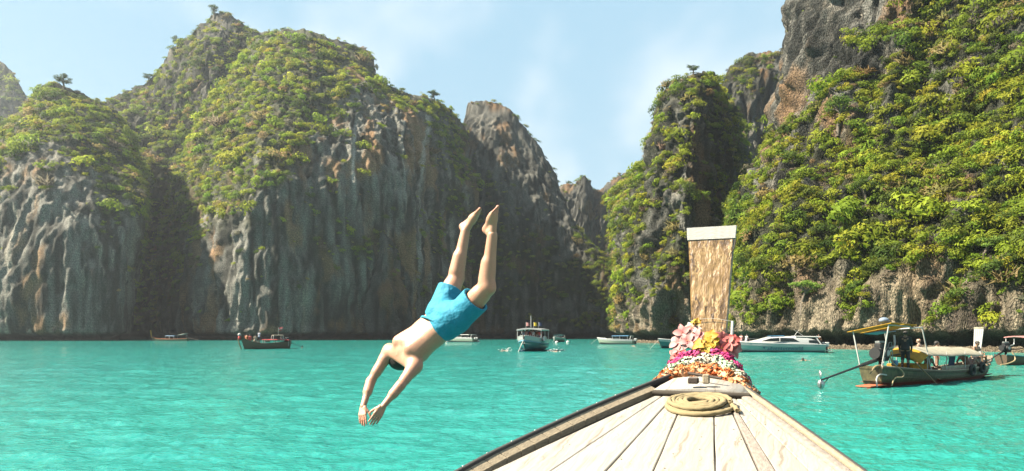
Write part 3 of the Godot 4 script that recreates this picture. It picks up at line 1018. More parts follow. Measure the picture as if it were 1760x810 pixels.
	# A: far hill at the left edge
	cliff("cliff", "distant hazy hill at the far left edge", "hazy plants on the distant hill at the far left", [
		[Vector3(-451.86, -1.5, -480.00), Vector3(-457.23, 64.21, -490.00), Vector3(-458.30, 131.53, -500.00), Vector3(-463.75, 183.94, -520.00)],
		[Vector3(-396.37, -1.5, -480.00), Vector3(-402.60, 64.21, -490.00), Vector3(-406.69, 131.53, -500.00), Vector3(-416.52, 196.82, -520.00)],
		[Vector3(-364.66, -1.5, -480.00), Vector3(-371.45, 64.21, -490.00), Vector3(-375.72, 131.53, -500.00), Vector3(-386.46, 193.38, -520.00)],
		[Vector3(-342.86, -1.5, -480.00), Vector3(-348.57, 63.95, -488.00), Vector3(-354.70, 130.50, -496.00), Vector3(-369.13, 185.59, -515.00)],
		[Vector3(-325.02, -1.5, -480.00), Vector3(-332.05, 63.95, -488.00), Vector3(-340.77, 122.31, -496.00), Vector3(-358.93, 173.68, -515.00)],
		[Vector3(-315.61, -1.5, -490.00), Vector3(-321.11, 64.97, -496.00), Vector3(-329.14, 107.18, -502.00), Vector3(-346.17, 143.91, -515.00)],
	], [
		[0.7, 0.7, 0.7, 0.8], [0.7, 0.6, 0.5, 0.8], [0.7, 0.6, 0.4, 0.8], [0.7, 0.6, 0.4, 0.8], [0.7, 0.7, 0.6, 0.8], [0.7, 0.7, 0.7, 0.8],
	], 80, 80, {"seed": 10.0, "density": 0.08, "bush": 3.0, "dry": 0.2, "lumps": 0.6})


# pebbly ledges along the foot of the right-hand cliffs
func build_shores() -> void:
	for e: Array in [["pale pebbly ledge along the foot of the right-hand cliff", [Vector3(38.844, 0, -112.000), Vector3(44.443, 0, -103.500), Vector3(48.307, 0, -97.500), Vector3(54.401, 0, -91.500), Vector3(60.314, 0, -83.000), Vector3(64.013, 0, -76.000)], 4.0], ["sandy ledge at the foot of the tall crag", [Vector3(27.927, 0, -178.000), Vector3(29.827, 0, -168.000), Vector3(34.459, 0, -160.500), Vector3(41.305, 0, -164.000)], 4.0]]:
		var path := PackedVector3Array(e[1])
		var v := PackedVector3Array()
		var cc := PackedColorArray()
		var ix := PackedInt32Array()
		var nu := 220
		var nv := 12
		for i in nu:
			var p := spline(path, i / float(nu - 1))
			var back := Vector3(p.x, 0, p.z).normalized()
			for j in nv:
				var t := j / float(nv - 1)
				var q: Vector3 = p + back * (t * e[2] + n_mid.get_noise_3d(p.x * 0.2, 4.0, p.z * 0.2) * 1.5)
				var y := -0.25 + 0.75 * t + 0.5 * absf(n_mid.get_noise_3d(q.x * 0.6, 1.0, q.z * 0.6)) + 0.18 * n_fine.get_noise_3d(q.x * 2.0, 2.0, q.z * 2.0)
				v.append(Vector3(q.x, y, q.z))
				var g := 0.5 + n_fine.get_noise_3d(q.x * 1.5, 8.0, q.z * 1.5)
				cc.append(Color(0.20, 0.16, 0.11).lerp(Color(0.42, 0.35, 0.25), clampf(g, 0, 1)))
		for i in nu - 1:
			for j in nv - 1:
				var a := i * nv + j
				ix.append_array([a, a + nv + 1, a + nv, a, a + 1, a + nv + 1])
		var o := part("shore", arrays(v, grid_normals(v, nu, nv), cc, ix), M.rock)
		tag(o, e[0], "shore", "", "structure")


# single trees that stand out from the cover
func build_trees() -> void:
	var peak := "hazy green ridge climbing to the highest peak"
	var great := "great shaded limestone face with a sunlit spur on its left"
	for e: Array in [
		[peak, -147.0, 7.0, "dark windswept tree alone on the very top of the peak", 0.6, 0],
		[peak, -168.0, 8.0, "round dark tree on the ridge halfway up to the peak", 0.7, 1],
		[peak, -184.0, 7.0, "flat-topped tree on the low saddle left of the peak", 0.8, 2],
		["grey walled limestone rock with a green crown at the left edge", -168.0, 8.0, "wide dark tree crowning the grey rock at the left edge", 0.6, 1],
		[great, -63.0, 7.5, "rounded tree on the right shoulder of the great face", 0.7, 0],
		[great, -34.0, 6.5, "grey-green tree where the great face meets the lower shoulder", 0.7, 2],
		["tall crag right of the gap, its left side sunlit", 49.0, 4.0, "small dark tree on the top of the tall crag", 0.7, 0],
	]:
		var top := Vector3(0, -9, 0)
		for p: Vector3 in faces[e[0]]:
			if absf(p.x - float(e[1])) < 1.5 and p.y > top.y:
				top = p
		tree(top + Vector3(0, -float(e[2]) * 0.34, 0.5), e[2], e[3], e[4], e[5])
	var face: PackedVector3Array = faces["near sunlit cliff thick with plants filling the right side"]
	for e: Array in [
		[Vector3(44.86, 8.13, -112.00), 5.5, "broad yellow-green tree low on the right-hand cliff above the aqua speedboat", 1.9, 3],
		[Vector3(41.30, 14.19, -122.00), 6.0, "dark green tree on the right-hand cliff beside the top of the prow board", 0.8, 1],
		[Vector3(55.29, 23.97, -108.00), 5.5, "dark rounded tree halfway up the right-hand cliff", 0.7, 0],
		[Vector3(62.76, 13.28, -100.00), 5.0, "bright green layered tree high above the cream awning of the olive longtail", 1.6, 4],
		[Vector3(56.42, 39.88, -122.00), 6.5, "pale green spreading tree just below the bare grey rock of the right-hand cliff", 1.5, 3],
		[Vector3(74.91, 31.11, -108.00), 6.0, "large deep green tree near the right edge on the right-hand cliff", 0.9, 1],
	]:
		var best: Vector3 = face[0]
		for p in face:
			if Vector2(p.x - e[0].x, p.y - e[0].y).length_squared() < Vector2(best.x - e[0].x, best.y - e[0].y).length_squared():
				best = p
		tree(best + Vector3(-0.3, -float(e[1]) * 0.42, 0.2), e[1], e[2], e[3], e[4])


func tree(at: Vector3, tall: float, label: String, tone: float, kind: int) -> void:
	var t := thing("tree", label, "tree", at, Basis(Vector3.UP, rng.randf() * TAU))
	var mb := MB.new()
	var lean := Vector3(rng.randf_range(-0.1, 0.1), 0, rng.randf_range(-0.1, 0.1)) * tall
	var topp := Vector3(0, tall * 0.55, 0) + lean
	mb.tube(curve_points(PackedVector3Array([Vector3(0, -0.8, 0), Vector3(0, tall * 0.25, 0) + lean * 0.2, topp]), 6), tall * 0.055, 7, tall * 0.03)
	part("trunk", mb.done(), M.bark, t)
	var where := []
	var tint := PackedColorArray()
	for k in 9:
		var a := TAU * k / 9.0 * 1.7
		var d := Vector3(cos(a), 0, sin(a)) * tall * (0.12 + 0.2 * rng.randf())
		var q := topp + d + Vector3(0, tall * rng.randf_range(-0.06, 0.25), 0)
		var lb := MB.new()
		lb.tube(curve_points(PackedVector3Array([topp * rng.randf_range(0.7, 0.95), topp + d * 0.4 + Vector3(0, tall * 0.04, 0), q]), 4), tall * 0.022, 5, tall * 0.01)
		part("limb", lb.done(), M.bark, t)
		var sc := tall * rng.randf_range(0.19, 0.30)
		where.append(Transform3D(Basis(Vector3.UP, rng.randf() * TAU).scaled(Vector3(sc, sc * 0.8, sc)), q))
		tint.append(Color(0.07, 0.11, 0.02) * tone * rng.randf_range(0.8, 1.3))
	stuff_copies("crown", bushes[kind], M.leaf, where, tint, t)


# ---------------------------------------------------------------- bodies: a field of joined capsules, meshed as surface nets
# bones: [from, to, radius, end radius, blend]; cuts: [point, normal] planes; hollow: bones taken away again; spots: [centre, reach, colour, strength]
func net_mesh(into: Dictionary, bones: Array, cell: float, color: Color, spots := [], cuts := [], hollow := []) -> void:
	var lo := Vector3(1e6, 1e6, 1e6)
	var hi := -lo
	for b: Array in bones:
		for e in 2:
			var rr: float = b[2 + e] + cell * 2.5
			lo = lo.min(b[e] - Vector3(rr, rr, rr))
			hi = hi.max(b[e] + Vector3(rr, rr, rr))
	var nx := int((hi.x - lo.x) / cell) + 2
	var ny := int((hi.y - lo.y) / cell) + 2
	var nz := int((hi.z - lo.z) / cell) + 2
	var f := PackedFloat32Array()
	f.resize(nx * ny * nz)
	f.fill(1.0)
	for pass_no in 2:
		for b: Array in (bones if pass_no == 0 else hollow):
			var a: Vector3 = b[0]
			var ba: Vector3 = b[1] - a
			var ra: float = b[2]
			var rb: float = b[3]
			var k: float = b[4]
			var bb := maxf(ba.length_squared(), 1e-9)
			var m := maxf(ra, rb) + k + cell * 2.0
			var p0 := ((a.min(b[1]) - Vector3(m, m, m) - lo) / cell).floor()
			var p1 := ((a.max(b[1]) + Vector3(m, m, m) - lo) / cell).ceil()
			var x0 := maxi(int(p0.x), 0)
			var x1 := mini(int(p1.x), nx - 1)
			for z in range(maxi(int(p0.z), 0), mini(int(p1.z), nz - 1) + 1):
				for y in range(maxi(int(p0.y), 0), mini(int(p1.y), ny - 1) + 1):
					var i := (z * ny + y) * nx + x0
					var q := lo + Vector3(x0, y, z) * cell - a
					for x in range(x0, x1 + 1):
						var h := clampf(q.dot(ba) / bb, 0.0, 1.0)
						var d := (q - ba * h).length() - (ra + (rb - ra) * h)
						var cur := f[i]
						if pass_no == 1:
							if -d > cur:
								f[i] = -d
						elif k > 0.0 and absf(cur - d) < k:
							var h2 := 0.5 + 0.5 * (cur - d) / k
							f[i] = cur + (d - cur) * h2 - k * h2 * (1.0 - h2)
						elif d < cur:
							f[i] = d
						i += 1
						q.x += cell
	if cuts.size():
		for z in nz:
			for y in ny:
				for x in nx:
					var i := (z * ny + y) * nx + x
					if f[i] < 0.05:
						var p := lo + Vector3(x, y, z) * cell
						for c: Array in cuts:
							f[i] = maxf(f[i], (p - c[0]).dot(c[1]))
	var sx := 1
	var sy := nx
	var sz := nx * ny
	var near := cell * 2.0
	var id := PackedInt32Array()
	id.resize(f.size())
	id.fill(-1)
	var v := PackedVector3Array()
	var cells := PackedInt32Array()
	var corner := [0, sx, sy, sx + sy, sz, sx + sz, sy + sz, sx + sy + sz]
	var edges := [[0, 1], [2, 3], [4, 5], [6, 7], [0, 2], [1, 3], [4, 6], [5, 7], [0, 4], [1, 5], [2, 6], [3, 7]]
	for z in nz - 1:
		for y in ny - 1:
			var row := z * sz + y * sy
			for x in nx - 1:
				var i := row + x
				if absf(f[i]) > near:
					continue
				var mask := 0
				for k in 8:
					if f[i + corner[k]] < 0.0:
						mask |= 1 << k
				if mask == 0 or mask == 255:
					continue
				var s := Vector3.ZERO
				var n := 0
				for e: Array in edges:
					var ea: int = e[0]
					var eb: int = e[1]
					if ((mask >> ea) & 1) != ((mask >> eb) & 1):
						var va := f[i + corner[ea]]
						var t := va / (va - f[i + corner[eb]])
						var pa := Vector3(ea & 1, (ea >> 1) & 1, ea >> 2)
						var pb := Vector3(eb & 1, (eb >> 1) & 1, eb >> 2)
						s += pa.lerp(pb, t)
						n += 1
				id[i] = v.size()
				cells.append(i)
				v.append(lo + (Vector3(x, y, z) + s / n) * cell)
	var ix := PackedInt32Array()
	for i in cells:
		var inside := f[i] < 0.0
		for ax in 3:
			var st: int = [sx, sy, sz][ax]
			if i + st >= f.size() or (f[i + st] < 0.0) == inside:
				continue
			var u: int = [sy, sz, sx][ax]
			var w: int = [sz, sx, sy][ax]
			if i - u - w < 0:
				continue
			var q := [id[i - u - w], id[i - w], id[i], id[i - u]]
			if q.min() < 0:
				continue
			if inside:
				ix.append_array([q[0], q[2], q[1], q[0], q[3], q[2]])
			else:
				ix.append_array([q[0], q[1], q[2], q[0], q[2], q[3]])
	var n := PackedVector3Array()
	n.resize(v.size())
	for t in ix.size() / 3:
		var a := ix[t * 3]
		var b := ix[t * 3 + 1]
		var c := ix[t * 3 + 2]
		var fn := (v[c] - v[a]).cross(v[b] - v[a])
		n[a] += fn
		n[b] += fn
		n[c] += fn
	var from: int = into.v.size()
	for k in v.size():
		var c := color
		for s: Array in spots:
			var d := v[k].distance_to(s[0]) / float(s[1])
			if d < 1.0:
				c = c.lerp(s[2], float(s[3]) * (1.0 - d * d))
		into.v.append(v[k])
		into.n.append(n[k].normalized())
		into.c.append(c)
	for k in ix:
		into.ix.append(k + from)


func blank() -> Dictionary:
	return {"v": PackedVector3Array(), "n": PackedVector3Array(), "c": PackedColorArray(), "ix": PackedInt32Array()}


func built(d: Dictionary) -> ArrayMesh:
	return arrays(d.v, d.n, d.c, d.ix)


func hand_bones(wrist: Vector3, along: Vector3, palm: Vector3, thumb_side: float, curl: float, spread: float, size: float) -> Array:
	along = along.normalized()
	var side := along.cross(palm).normalized() * thumb_side
	palm = side.cross(along).normalized() * thumb_side
	var out := []
	var lens := [[0.043, 0.026, 0.02], [0.048, 0.03, 0.021], [0.044, 0.028, 0.02], [0.034, 0.021, 0.018]]
	var s := size
	for i in 4:
		var off := (1.5 - i) * 0.0205
		var root := wrist + (along * (0.088 - 0.004 * absf(i - 1.0)) + side * off) * s
		out.append([wrist + (along * 0.005 + side * off * 0.55) * s, root, 0.0155 * s, 0.0125 * s, 0.012 * s])
		var a := root
		var bend := curl * 0.35
		for k in 3:
			bend += curl * (0.55 + 0.1 * k)
			var dir := (along * cos(bend) + palm * sin(bend) + side * (1.5 - i) * spread).normalized()
			var b: Vector3 = a + dir * lens[i][k] * s
			out.append([a, b, (0.0098 - 0.0009 * k) * s, (0.0089 - 0.0011 * k) * s, 0.003 * s])
			a = b
	var t0 := wrist + (along * 0.02 + side * 0.022) * s
	var t1 := wrist + (along * 0.052 + side * 0.046 + palm * 0.012) * s
	var t2 := t1 + (along * 0.030 + side * 0.014 + palm * 0.012) * s
	var t3 := t2 + (along * 0.026 + side * 0.004 + palm * 0.010) * s
	out.append([t0, t1, 0.017 * s, 0.0125 * s, 0.012 * s])
	out.append([t1, t2, 0.0115 * s, 0.0102 * s, 0.003 * s])
	out.append([t2, t3, 0.0102 * s, 0.008 * s, 0.003 * s])
	return out


func foot_bones(ankle: Vector3, heel: Vector3, tip: Vector3, sole: Vector3, big_toe_side: float, size: float) -> Array:
	var along := (tip - heel).normalized()
	sole = (sole - along * sole.dot(along)).normalized()
	var side := along.cross(sole).normalized() * big_toe_side
	var s := size
	var n := (tip - heel).length()
	var out := []
	out.append([heel - sole * 0.012 * s, heel + (ankle - heel) * 0.55, 0.030 * s, 0.033 * s, 0.02])
	out.append([ankle, heel + along * n * 0.5 - sole * 0.018 * s + side * 0.008, 0.034 * s, 0.029 * s, 0.03])
	out.append([heel, heel + along * n * 0.62 - side * 0.018 * s, 0.027 * s, 0.020 * s, 0.03])
	out.append([heel + along * n * 0.5 - sole * 0.016 * s + side * 0.008, heel + along * n * 0.76 + side * 0.022 * s - sole * 0.004, 0.029 * s, 0.021 * s, 0.03])
	out.append([heel + along * n * 0.45 - side * 0.01 * s, heel + along * n * 0.74 - side * 0.02 * s, 0.026 * s, 0.016 * s, 0.03])
	for i in 5:
		var off := (0.030 - 0.0145 * i) * s
		var root := heel + along * n * (0.74 - 0.012 * i) + side * off
		var r := (0.0125 if i == 0 else 0.0092 - 0.0005 * i) * s
		out.append([root, heel + along * (n - r - 0.010 * i * s) + side * (off * 1.02) + sole * 0.004 * s, r * 1.1, r, 0.006])
	return out


func head_bones(c: Vector3, up: Vector3, face: Vector3) -> Array:
	var side := up.cross(face).normalized()
	return [
		[c + up * 0.028 - face * 0.030, c + up * 0.030 + face * 0.022, 0.080, 0.074, 0.03],
		[c + up * 0.01 - side * 0.012, c + up * 0.01 + side * 0.012, 0.074, 0.074, 0.03],
		[c - up * 0.045 + face * 0.030, c - up * 0.015 + face * 0.03, 0.052, 0.062, 0.03],
		[c - up * 0.075 + face * 0.052 - side * 0.014, c - up * 0.075 + face * 0.052 + side * 0.014, 0.028, 0.028, 0.03],
		[c + up * 0.018 + face * 0.086, c - up * 0.022 + face * 0.102, 0.009, 0.013, 0.014],
		[c + up * 0.026 + face * 0.078 - side * 0.032, c + up * 0.026 + face * 0.078 + side * 0.032, 0.012, 0.012, 0.012],
		[c - up * 0.052 + face * 0.084 - side * 0.018, c - up * 0.052 + face * 0.084 + side * 0.018, 0.010, 0.010, 0.010],
		[c - up * 0.012 - face * 0.004 + side * 0.078, c + up * 0.02 - face * 0.014 + side * 0.088, 0.010, 0.013, 0.006],
		[c - up * 0.012 - face * 0.004 - side * 0.078, c + up * 0.02 - face * 0.014 - side * 0.088, 0.010, 0.013, 0.006],
	]


# j: world joints; opt: cell, hand/foot details, clothes as bones with materials
func person(label: String, j: Dictionary, opt: Dictionary) -> Node3D:
	var base: Vector3 = opt.get("base", j.pelvis)
	var root := thing("person", label, "person", base)
	for k: String in j.keys():
		if j[k] is Vector3 and not (k.begins_with("head_") or k.begins_with("palm") or k.begins_with("sole")):
			j[k] -= base
	var cell: float = opt.get("cell", 0.02)
	var skin: Color = opt.get("skin", Color(0.24, 0.14, 0.09))
	var w: float = opt.get("wide", 1.0)
	var g: float = opt.get("limbs", 1.0)
	var ga: float = opt.get("arms", 1.0)
	var L: Vector3 = (j.shoulder_l - j.shoulder_r).normalized()
	var up: Vector3 = (j.neck - j.pelvis).normalized()
	var fr := L.cross(up).normalized()
	var waist: Vector3 = j.get("waist", j.pelvis.lerp(j.neck, 0.42))
	var chest: Vector3 = j.get("chest", j.pelvis.lerp(j.neck, 0.76))
	var hl: Vector3 = (j.hip_l - j.hip_r).normalized()
	var b := []
	for s: float in [-1.0, 1.0]:
		b.append([j.pelvis + hl * 0.075 * s * w, waist + L * 0.058 * s * w, 0.102 * w, 0.092 * w, 0.06])
		b.append([waist + L * 0.058 * s * w, chest + L * 0.075 * s * w, 0.088 * w, 0.105 * w, 0.06])
		b.append([j.pelvis + hl * 0.085 * s - fr * 0.045, j.pelvis + hl * 0.085 * s - fr * 0.045 - up * 0.03, 0.098 * w, 0.09 * w, 0.05])
		b.append([chest + L * 0.07 * s + fr * 0.055, chest + L * 0.04 * s + fr * 0.055, 0.062 * w, 0.062 * w, 0.04])
		b.append([chest + L * 0.095 * s - fr * 0.066 + up * 0.03, chest + L * 0.085 * s - fr * 0.062 - up * 0.10, 0.054 * w, 0.04 * w, 0.02])
		b.append([waist + L * 0.036 * s - fr * 0.054, chest + L * 0.036 * s - fr * 0.074, 0.043 * w, 0.042 * w, 0.018])
	var sh_l: Vector3 = j.shoulder_l
	var sh_r: Vector3 = j.shoulder_r
	b.append([sh_l, sh_r, 0.052, 0.052, 0.06])
	b.append([j.neck - up * 0.03, sh_l * 0.75 + j.neck * 0.25, 0.05, 0.045, 0.04])
	b.append([j.neck - up * 0.03, sh_r * 0.75 + j.neck * 0.25, 0.05, 0.045, 0.04])
	b.append([j.neck - up * 0.06, j.head, 0.058, 0.052, 0.04])
	for s: String in ["_l", "_r"]:
		var sh: Vector3 = j["shoulder" + s]
		var el: Vector3 = j["elbow" + s]
		var wr: Vector3 = j["wrist" + s]
		b.append([sh, sh.lerp(el, 0.25), 0.056 * ga, 0.05 * ga, 0.05])
		b.append([sh, el, 0.047 * ga, 0.037 * ga, 0.035])
		b.append([sh.lerp(el, 0.3), sh.lerp(el, 0.7), 0.047 * ga, 0.044 * ga, 0.02])
		b.append([el, el.lerp(wr, 0.4), 0.038 * ga, 0.041 * ga, 0.02])
		b.append([el, wr, 0.037 * ga, 0.0255 * ga, 0.02])
		var hp: Vector3 = j["hip" + s]
		var kn: Vector3 = j["knee" + s]
		var an: Vector3 = j["ankle" + s]
		b.append([hp, kn, 0.094, 0.058 * g, 0.05])
		b.append([hp.lerp(kn, 0.2) + fr * 0.012, hp.lerp(kn, 0.75), 0.088, 0.064 * g, 0.03])
		b.append([kn, an, 0.052 * g, 0.034 * g, 0.03])
		var bend := (hp - kn).normalized() + (an - kn).normalized()
		var back: Vector3 = j.get("calf" + s, bend.normalized() if bend.length() > 0.08 else -fr)
		b.append([kn.lerp(an, 0.14) + back * 0.020, kn.lerp(an, 0.44) + back * 0.018, 0.050 * g, 0.045 * g, 0.03])
		b.append([kn - back * 0.022, kn - back * 0.020 + (an - kn).normalized() * 0.03, 0.040 * g, 0.034 * g, 0.025])
		if not opt.get("fine", false):
			var tip: Vector3 = j["toe" + s]
			b.append([an, an.lerp(tip, 0.5), 0.036, 0.032, 0.02])
			b.append([an.lerp(tip, 0.4), tip, 0.033, 0.022, 0.02])
	var red := Color(skin.r * 1.08, skin.g * 0.72, skin.b * 0.66)
	var spots: Array = opt.get("spots", [])
	for s: String in ["_l", "_r"]:
		spots.append([j["knee" + s], 0.10, red, 0.35])
		spots.append([j["elbow" + s], 0.07, red, 0.35])
	var d := blank()
	net_mesh(d, b, cell, skin, spots)
	var hc: float = opt.get("head_cell", cell * 0.5)
	var hup: Vector3 = j.get("head_up", up)
	var hfr: Vector3 = j.get("head_face", fr)
	hfr = (hfr - hup * hfr.dot(hup)).normalized()
	var side := hup.cross(hfr).normalized()
	var hb := head_bones(j.head, hup, hfr)
	hb.append([j.head - hup * 0.06 - hfr * 0.01, j.neck, 0.052, 0.052, 0.03])
	var face_spots := [[j.head - hup * 0.056 + hfr * 0.098, 0.03, Color(0.30, 0.12, 0.10), 0.7], [j.head + hfr * 0.11 - hup * 0.02, 0.04, red, 0.4]]
	if opt.get("beard", false):
		face_spots.append([j.head - hup * 0.075 + hfr * 0.05, 0.075, Color(0.09, 0.055, 0.035), 0.8])
	net_mesh(d, hb, hc, skin, face_spots)
	for s: String in ["_l", "_r"]:
		var wr: Vector3 = j["wrist" + s]
		var to: Vector3 = j["hand" + s] - wr
		var palm: Vector3 = j.get("palm" + s, -fr)
		var sgn := -1.0 if s == "_l" else 1.0
		net_mesh(d, hand_bones(wr, to, palm, sgn * float(j.get("thumb", 1.0)), j.get("curl" + s, 0.35), j.get("spread", 0.05), opt.get("hand", 1.0)), opt.get("hand_cell", 0.008), skin, [[wr + to, 0.07, red, 0.45]])
		if opt.get("fine", false):
			net_mesh(d, foot_bones(j["ankle" + s], j["heel" + s], j["toe" + s], j["sole" + s], sgn, 1.0), 0.005, skin, [[j["heel" + s], 0.06, red, 0.55], [j["toe" + s], 0.09, red, 0.5]])
	part("body", built(d), M.skin, root)
	for s: float in [-1.0, 1.0]:
		var eye := MB.new().ball(j.head + hup * 0.008 + hfr * 0.083 + side * 0.031 * s, Vector3.ONE * 0.011, 6, 8).done()
		part("eye", eye, M.white, root)
	if opt.get("hair", true):
		var long: float = opt.get("hair_long", 0.0)
		var hd := blank()
		var hair := [[j.head + hup * 0.034 - hfr * 0.034, j.head + hup * 0.042 + hfr * 0.018, 0.091, 0.082, 0.03], [j.head + hup * 0.03 - side * 0.014 - hfr * 0.01, j.head + hup * 0.03 + side * 0.014 - hfr * 0.01, 0.084, 0.084, 0.03]]
		if long > 0.0:
			hair.append([j.head - hfr * 0.05, j.head - hfr * 0.075 - hup * long, 0.075, 0.05, 0.04])
		var cuts := [[j.head + hup * 0.028 + hfr * 0.05, (hfr * 0.75 - hup * 0.66).normalized()]]
		if long <= 0.0:
			cuts.append([j.head - hup * 0.055, -hup])
		net_mesh(hd, hair, hc, Color(1, 1, 1), [], cuts)
		part("hair", built(hd), opt.get("hair_mat", M.hair), root)
	for c: Array in opt.get("clothes", []):
		var cd := blank()
		var cb := []
		for e: Array in c[2]:
			var a: Vector3 = j[e[0]] if e[0] is String else e[0]
			var z: Vector3 = j[e[1]] if e[1] is String else e[1]
			cb.append([a, a.lerp(z, e[2]), e[3], e[4], 0.05])
		if c[3]:
			for s: float in [-1.0, 1.0]:
				cb.append([j.pelvis + hl * 0.08 * s - fr * 0.035, waist.lerp(chest, 0.0) + L * 0.058 * s, 0.118 * w, 0.104 * w, 0.05])
				cb.append([waist + L * 0.058 * s, chest + L * 0.078 * s, 0.102 * w, 0.118 * w, 0.05])
			cb.append([sh_l, sh_r, 0.066, 0.066, 0.05])
		net_mesh(cd, cb, cell, Color(1, 1, 1))
		part(c[0], built(cd), c[1], root)
	return root


func build_diver() -> void:
	var j := {
		"pelvis": Vector3(-0.5422, 2.4406, -6.0800), "waist": Vector3(-0.7002, 2.3151, -6.1000), "chest": Vector3(-0.8692, 2.1787, -6.1200), "neck": Vector3(-0.9602, 2.1181, -6.1200), "head": Vector3(-0.9749, 2.0926, -6.2800),
		"shoulder_r": Vector3(-1.0890, 2.1444, -6.2800), "shoulder_l": Vector3(-0.8247, 2.0185, -5.9800),
		"elbow_r": Vector3(-1.2441, 1.8751, -6.2000), "wrist_r": Vector3(-1.2811, 1.6695, -6.0600), "hand_r": Vector3(-1.2740, 1.5346, -5.9800),
		"elbow_l": Vector3(-0.9291, 1.8645, -5.8600), "wrist_l": Vector3(-1.0596, 1.6986, -5.7800), "hand_l": Vector3(-1.1518, 1.5416, -5.7400),
		"hip_r": Vector3(-0.6297, 2.4945, -6.2000), "hip_l": Vector3(-0.4422, 2.4376, -5.9500),
		"knee_r": Vector3(-0.4994, 2.7942, -6.3000), "ankle_r": Vector3(-0.4162, 3.2156, -6.3000), "heel_r": Vector3(-0.4450, 3.2633, -6.3400), "toe_r": Vector3(-0.2543, 3.3987, -6.1600),
		"knee_l": Vector3(-0.2059, 2.6784, -5.8000), "ankle_l": Vector3(-0.1614, 3.1024, -5.7500), "heel_l": Vector3(-0.2155, 3.1573, -5.8000), "toe_l": Vector3(-0.1215, 3.3189, -5.6600),
		"sole_r": Vector3(-0.75, 0.5, -0.3), "sole_l": Vector3(-0.85, 0.1, -0.5),
		"palm_r": Vector3(0.35, -0.2, -0.9), "palm_l": Vector3(-0.5, -0.5, -0.7), "curl_r": 0.2, "curl_l": 0.14, "spread": 0.02,
		"head_up": Vector3(-0.32, -0.84, -0.36).normalized(), "head_face": Vector3(0.80, 0.0, -0.5),
	}
	var base := Vector3(-0.7, 2.6, -6.05)
	var red := Color(0.40, 0.16, 0.10)
	var p := person("diving man in bright blue swim shorts, arms stretched down to the water", j, {
		"cell": 0.0095, "head_cell": 0.007, "hand_cell": 0.0042, "fine": true, "base": base, "beard": true, "hand": 0.95,
		"skin": Color(0.48, 0.255, 0.165), "wide": 1.09, "limbs": 1.22, "arms": 1.0, "spots": [],
	})
	# swim shorts: two loose legs, hollow at the hem
	var hr: Vector3 = j.hip_r
	var hl: Vector3 = j.hip_l
	var kr: Vector3 = j.knee_r
	var kl: Vector3 = j.knee_l
	var L := (hl - hr).normalized()
	var pv: Vector3 = j.pelvis
	var ax: Vector3 = (j.waist - pv).normalized()
	var fr := L.cross(ax).normalized()
	var bones := []
	var hollow := []
	for s: float in [-1.0, 1.0]:
		bones.append([pv + L * 0.085 * s - fr * 0.03, pv + ax * 0.10 + L * 0.07 * s, 0.139, 0.126, 0.05])
		bones.append([pv + L * 0.08 * s + fr * 0.02, pv + ax * 0.08 + L * 0.06 * s + fr * 0.015, 0.126, 0.122, 0.05])
	bones.append([hr + L * 0.015, hr.lerp(kr, 0.74), 0.122, 0.122, 0.035])
	bones.append([hl - L * 0.015, hl.lerp(kl, 0.70), 0.122, 0.126, 0.035])
	hollow.append([hr.lerp(kr, 0.36), hr.lerp(kr, 1.05), 0.093, 0.112, 0.0])
	hollow.append([hl.lerp(kl, 0.34), hl.lerp(kl, 1.05), 0.093, 0.116, 0.0])
	var dr := (kr - hr).normalized()
	var dl := (kl - hl).normalized()
	var d := blank()
	net_mesh(d, bones, 0.009, Color(1, 1, 1), [], [[hr.lerp(kr, 0.66), dr], [hl.lerp(kl, 0.60), dl], [pv + ax * 0.145, ax]], hollow)
	var sw := part("swim_shorts", built(d), M.shorts, p)
	var wb := MB.new()
	var ring := PackedVector3Array()
	for k in 33:
		var a := TAU * k / 32.0
		ring.append(pv + ax * 0.143 + L * cos(a) * 0.198 + fr * sin(a) * 0.135)
	wb.tube(ring, 0.013, 6)
	part("waistband", wb.done(), M.shorts, sw)
	var pocket := MB.new().box(pv - L * 0.19 - ax * 0.05 + fr * -0.01, Vector3(0.012, 0.035, 0.03), Basis(L, ax, fr), 0.004).done()
	part("label_patch", pocket, M.navy_cloth, sw)


# ---------------------------------------------------------------- the boat one stands on; frame: x to starboard, y up from the sea, -z towards the bow
func deck_y(s: float, w: float) -> float:
	return 1.6 + 0.158 * s - 0.035 * w * w


func half_left(s: float) -> float:
	return 0.98 - 0.27 * s - 0.035 * s * s if s > 0.0 else 0.98 - 0.20 * s


func half_right(s: float) -> float:
	return lerpf(1.03, 0.26, clampf(s / 1.9, 0.0, 1.0)) - 0.06 * maxf(0.0, s - 1.9) if s > 0.0 else 1.03 - 0.22 * s


func at_deck(s: float, w: float, up := 0.0) -> Vector3:
	return Vector3(w, deck_y(s, w) + up, -s)


